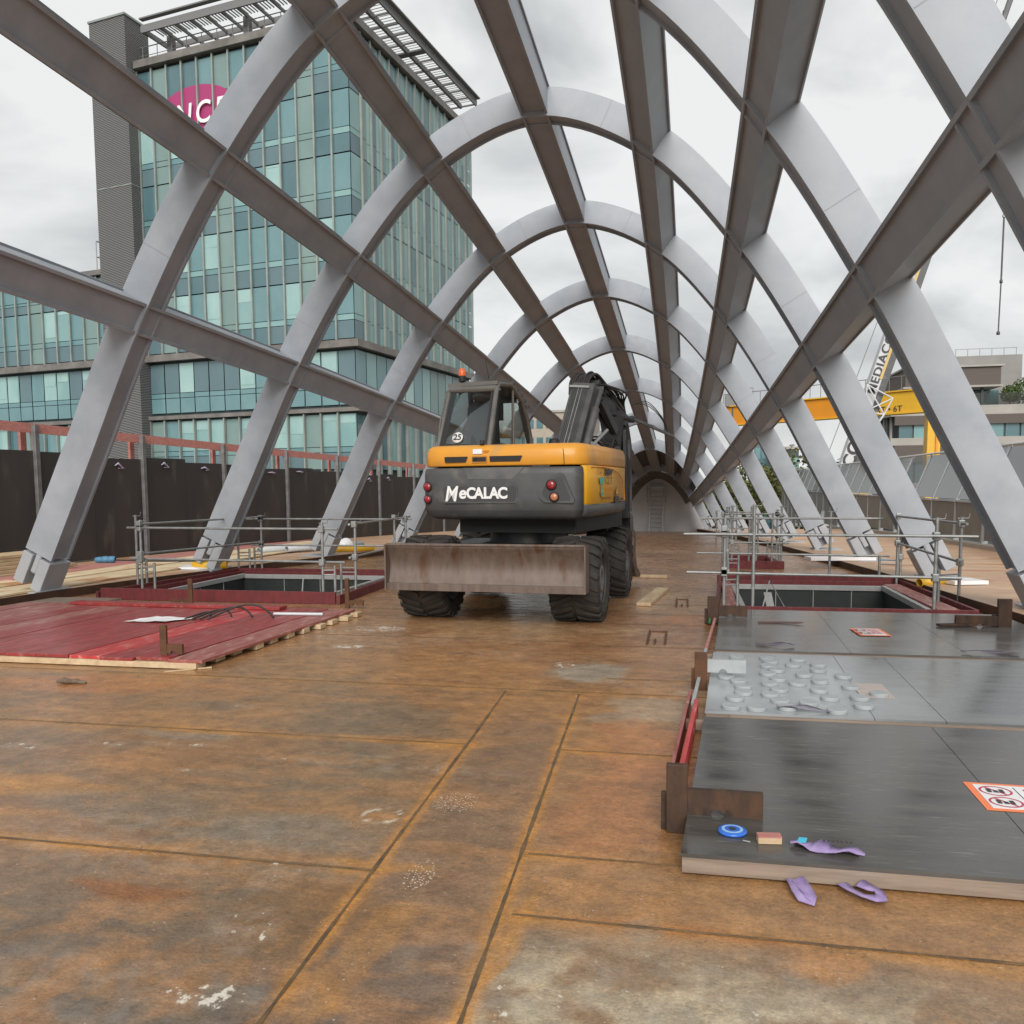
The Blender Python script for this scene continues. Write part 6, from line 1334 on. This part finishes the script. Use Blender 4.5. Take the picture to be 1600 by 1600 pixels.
tb('upper_wall', (21.4,45 if False else 26.0,79,90,7.7,9.3), M['fg'][1]); tb('overhang', (18,25.3,76.5,90,9.5,11.0), M['brownclad']); tb('overhang_roof', (17.8,25.5,76.3,90.2,11.0,11.15), M['slab']); tb('overhang_edge', (17.8,25.4,76.3,90,9.35,9.5), M['slab'])
tb('concrete_core', (22.6,27.9,79.5,88,7.7,12.3), M['concrete']); tb('support_post', (24.0,24.2,77,77.2,7.7,9.4), M['mullion'])
m_ = MB(); m_.tube([(22.6,79.6,12.9),(27.5,79.6,12.9)], .03, 5)
for k in range(6): m_.tube([(22.7+k*.95,79.6,12.2),(22.7+k*.95,79.6,12.9)], .03, 5)
m_.build('roof_rail', M['galv'], TB); m_ = MB(); m_.tube([(20.3,79,11.1),(20.3,79,16.0)], .035, 5); m_.build('aerial_mast', M['fasciagrey'], TB)
m_ = MB(); m_.box(20.0,20.9,78.6,79.4,11.1,12.0); m_.tube([(21.3,79,11.1),(21.3,79,12.4)],.05,6); m_.tube([(21,79,12),(21.8,79,12.3)],.05,6); m_.build('roof_unit', M['white'], TB)
for k, (xa, ra) in enumerate(((26.2,.75),(27.2,1.1),(27.9,.6),(20.2,.5),(21.5,.45))):
    rs2 = random.Random(k); th = thing('terrace_shrub', (xa,77,7.8), ['round dark shrub at the left of the terrace pair by the concrete core','largest round dark shrub on the roof terrace','light green shrub at the right end of the terrace','low shrub under the brown overhang, left one','low shrub under the brown overhang, right one'][k], 'shrub', 'terrace shrubs')
    m_ = MB(); m_.tube([(xa,77,7.8),(xa,77,8.3)], .05, 5); m_.build('stem', M['bark'], th); m_ = MB()
    for q in range(700):
        d2 = Vector((rs2.gauss(0,1), rs2.gauss(0,1), rs2.gauss(0,1))).normalized()*ra*rs2.uniform(.6,1.0); p = Vector((xa,77,8.3+ra*.6))+d2; a1 = Vector((rs2.gauss(0,1), rs2.gauss(0,1), rs2.gauss(0,1))).normalized()*.1; b1_ = d2.cross(a1).normalized()*.08; m_.add([p-a1,p-b1_,p+a1,p+b1_], [(0,1,2,3)])
    m_.build('foliage', M['leaf'] if k != 2 else M['leaf2'], th)

# gantry crane ------------------------------------------------------------------
GC = thing('gantry_crane', (8, 65, -8), 'yellow gantry crane with a long box beam spanning behind the right arch legs', 'gantry crane')
g0, g1 = Vector((2.9, 69.1, 6.85)), Vector((16.6, 58.45, 6.85)); gd = (g1-g0)
m_ = MB(); m_.bar(g0, g0+gd*.62, .8, 1.45); m_.build('main_beam', M['craneorange'], GC, bevel=.03)
m_ = MB(); m_.bar(g0+gd*.62, g1, .82, 1.5); m_.build('main_beam', M['craneyellow'], GC, bevel=.03)
for z in (-.72, .74): m_ = MB(); m_.bar(g0+Vector((0,-.1,z)), g1+Vector((0,-.1,z)), .95, .09); m_.build('beam_flange', M['craneyellow'], GC)
gn = gd.normalized(); lg = g0+gd*.93
m_ = MB(); m_.bar(lg+Vector((0,0,-.8)), lg+Vector((-.15,0,-16)), .8, .9, up=(0,1,0)); m_.build('leg', M['craneyellow'], GC, bevel=.03)
m_ = MB(); m_.bar(lg+Vector((.15,-.5,-.8)), lg+Vector((0,-.5,-16)), .12, .1, up=(0,1,0)); m_.build('leg_rib', M['craneorange'], GC)
m_ = MB(); m_.bar(g0+gd*.05+Vector((0,-.45,-.8)), g0+gd*.05+Vector((0,-.45,.8)), .2, .12, up=(0,1,0)); m_.build('beam_joint', M['mullion'], GC)
m_ = MB(); m_.tube([g0+Vector((0,0,1.75)), g1+Vector((0,0,1.75))], .03, 5)
for k in range(22): q = g0+gd*k/21; m_.tube([q+Vector((0,0,.8)), q+Vector((0,0,1.75))], .025, 5)
m_.build('walkway_rail', M['fasciagrey'], GC)
gnrm = gn.cross(Vector((0,0,1))).normalized(); gnrm = gnrm if gnrm.y < 0 else -gnrm
text('beam_text', 'RT • 6T', M['ink'], frame(g0+gd*.775+gnrm*.43+Vector((0,0,-.42)), gn, (0,0,1)), .55, GC, .01)
m_ = MB(); q = g0+gd*.63; m_.tube([q+Vector((0,-.5,-.8)), q+Vector((-.5,-.6,-4.5))], .035, 5); m_.build('hanging_cable', M['fasciagrey'], GC)
m_ = MB(); q = g0+gd*.05; m_.box(q.x-.6, q.x+.4, q.y-.5, q.y+.5, 7.6, 8.5); m_.tube([(q.x-1.2,q.y,7.6),(q.x-1.2,q.y,9.0),(q.x+1.5,q.y,9.0),(q.x+1.5,q.y,7.6)], .04, 5); m_.build('trolley', M['fasciagrey'], GC)

# mobile crane -------------------------------------------------------------------
MC = thing('mobile_crane', (8.0, 50, -8), 'white telescopic mobile crane boom with black lettering leaning over the yellow gantry', 'mobile crane')
c0, c1 = Vector((6.6, 50, -4.8)), Vector((13.2, 50, 16.5)); c2 = Vector((16.35, 50, 26.6)); cd = (c1-c0).normalized(); cs = Vector((cd.z, 0, -cd.x))
def seg_(A, B, w_, nm, mt): m_ = MB(); m_.bar(A, B, w_, w_, up=(0,1,0)); return m_.build(nm, mt, MC, bevel=.04)
seg_(c0, c1, .92, 'boom_base', M['cranewhite']); seg_(c1, c2, .26, 'boom_extension', M['charcoal'])
m_ = MB(); m_.bar(c0+cs*.30+Vector((0,-.49,0)), c1+cs*.30+Vector((0,-.49,0)), .03, .34, up=cs); m_.build('dark_side', M['charcoal'], MC)
m_ = MB(); m_.bar(c0+cs*.06+cd*12.6+Vector((0,-.49,0)), c1+cs*.06+Vector((0,-.49,0)), .02, .14, up=cs); m_.build('tan_stripe', mat('tan_stripe', lin(196,168,110), .6), MC)
tA = c0+cd*13.4
text('boom_text', 'MEDIACO', M['ink'], frame(tA-cs*.17+Vector((0,-.485,0)), cd, -cs), .62, MC, .01, 1.15, 0, 1.08, offset=.012)
tB = c0+cd*8.35; text('boom_text', 'CO', M['ink'], frame(tB-cs*.05+Vector((0,-.50,0)), cd, -cs), .95, MC, .01, 1.1, offset=.02)
m_ = MB(); m_.prism([c0+cd*6.0+cs*.47+Vector((0,-.3,0)), c0+cd*9.4+cs*.47+Vector((0,-.3,0)), c0+cd*6+cs*1.9+Vector((0,-.3,0))], (0,.6,0)); m_.build('lift_cylinder_shroud', M['craneyellow'], MC)
# cage of white struts at the boom hinge
m_ = MB(); q = c0+cd*11.2+Vector((0,-.7,0))
cg = [q-cs*.55+cd*.9, q+cs*.95+cd*.55, q+cs*.80-cd*.4, q+cs*.45-cd*1.6, q-cs*.2-cd*.5]
for a, b4 in ((0,1),(1,2),(2,3),(0,2),(4,2),(4,1),(0,4),(4,3)): m_.tube([cg[a], cg[b4]], .04, 6)
m_.tube([cg[2], cg[3]], .06, 6); m_.build('strut_cage', M['cranewhite'], MC)
m_ = MB(); m_.tube([c0-cs*.5+cd*6+Vector((-.8,0,0)), c2-cs*.6], .02, 5); m_.build('hoist_rope', M['fasciagrey'], MC)
m_ = MB(); m_.prism([(2,48,-8),(10,48,-8),(10,48,-5.8),(2,48,-5.8)], (0,4,0)); m_.build('carrier_body', M['cranewhite'], MC, bevel=.1)
for k in range(4): m_ = MB(); m_.lathe([(0,0),(.6,0),(.6,.5),(0,.5)], (3+k*1.9,47.9,-7.4), (0,1,0), 20); m_.build('wheel', M['rubber'], MC)
HK = thing('crane_hook', (16.35, 50, 9), 'black crane hook and thin rod hanging against the sky at the right', 'crane hook')
hx = 16.35
m_ = MB(); m_.tube([(hx-.35,50,26), (hx-.12,50,17.6)], .03, 5); m_.build('rope', M['cable'], HK)
m_ = MB(); m_.box(hx-.26,hx-.02,49.9,50.1,16.8,17.9); m_.lathe([(0,-.1),(.17,-.1),(.17,.1),(0,.1)], (hx-.1,50,16.7), (0,1,0), 14); m_.tube([(hx-.05,50,16.6),(hx+.05,50,16.3),(hx+.22,50,16.25),(hx+.2,50,16.5)], .05, 6); m_.build('hook_block', M['black'], HK, bevel=.02)
m_ = MB()
for k in range(4): m_.lathe([(.05,-.02),(.09,-.02),(.09,.02),(.05,.02)], (hx+.05,50,16.1-.17*k), (0,1,0) if k % 2 else (1,0,0), 8)
m_.build('chain', M['charcoal'], HK)
m_ = MB(); m_.tube([(hx+.05,50,15.5), (hx+.02,50,12.2)], .045, 6); m_.tube([(hx+.02,50,12.2), (hx-.03,50,9.55)], .035, 6); m_.lathe([(0,-.1),(.09,-.08),(.09,.08),(0,.1)], (hx-.03,50,9.5), (0,0,1), 8); m_.lathe([(0,-.1),(.08,-.08),(.08,.08),(0,.1)], (hx+.02,50,12.2), (0,0,1), 8); m_.build('rod', M['charcoal'], HK)
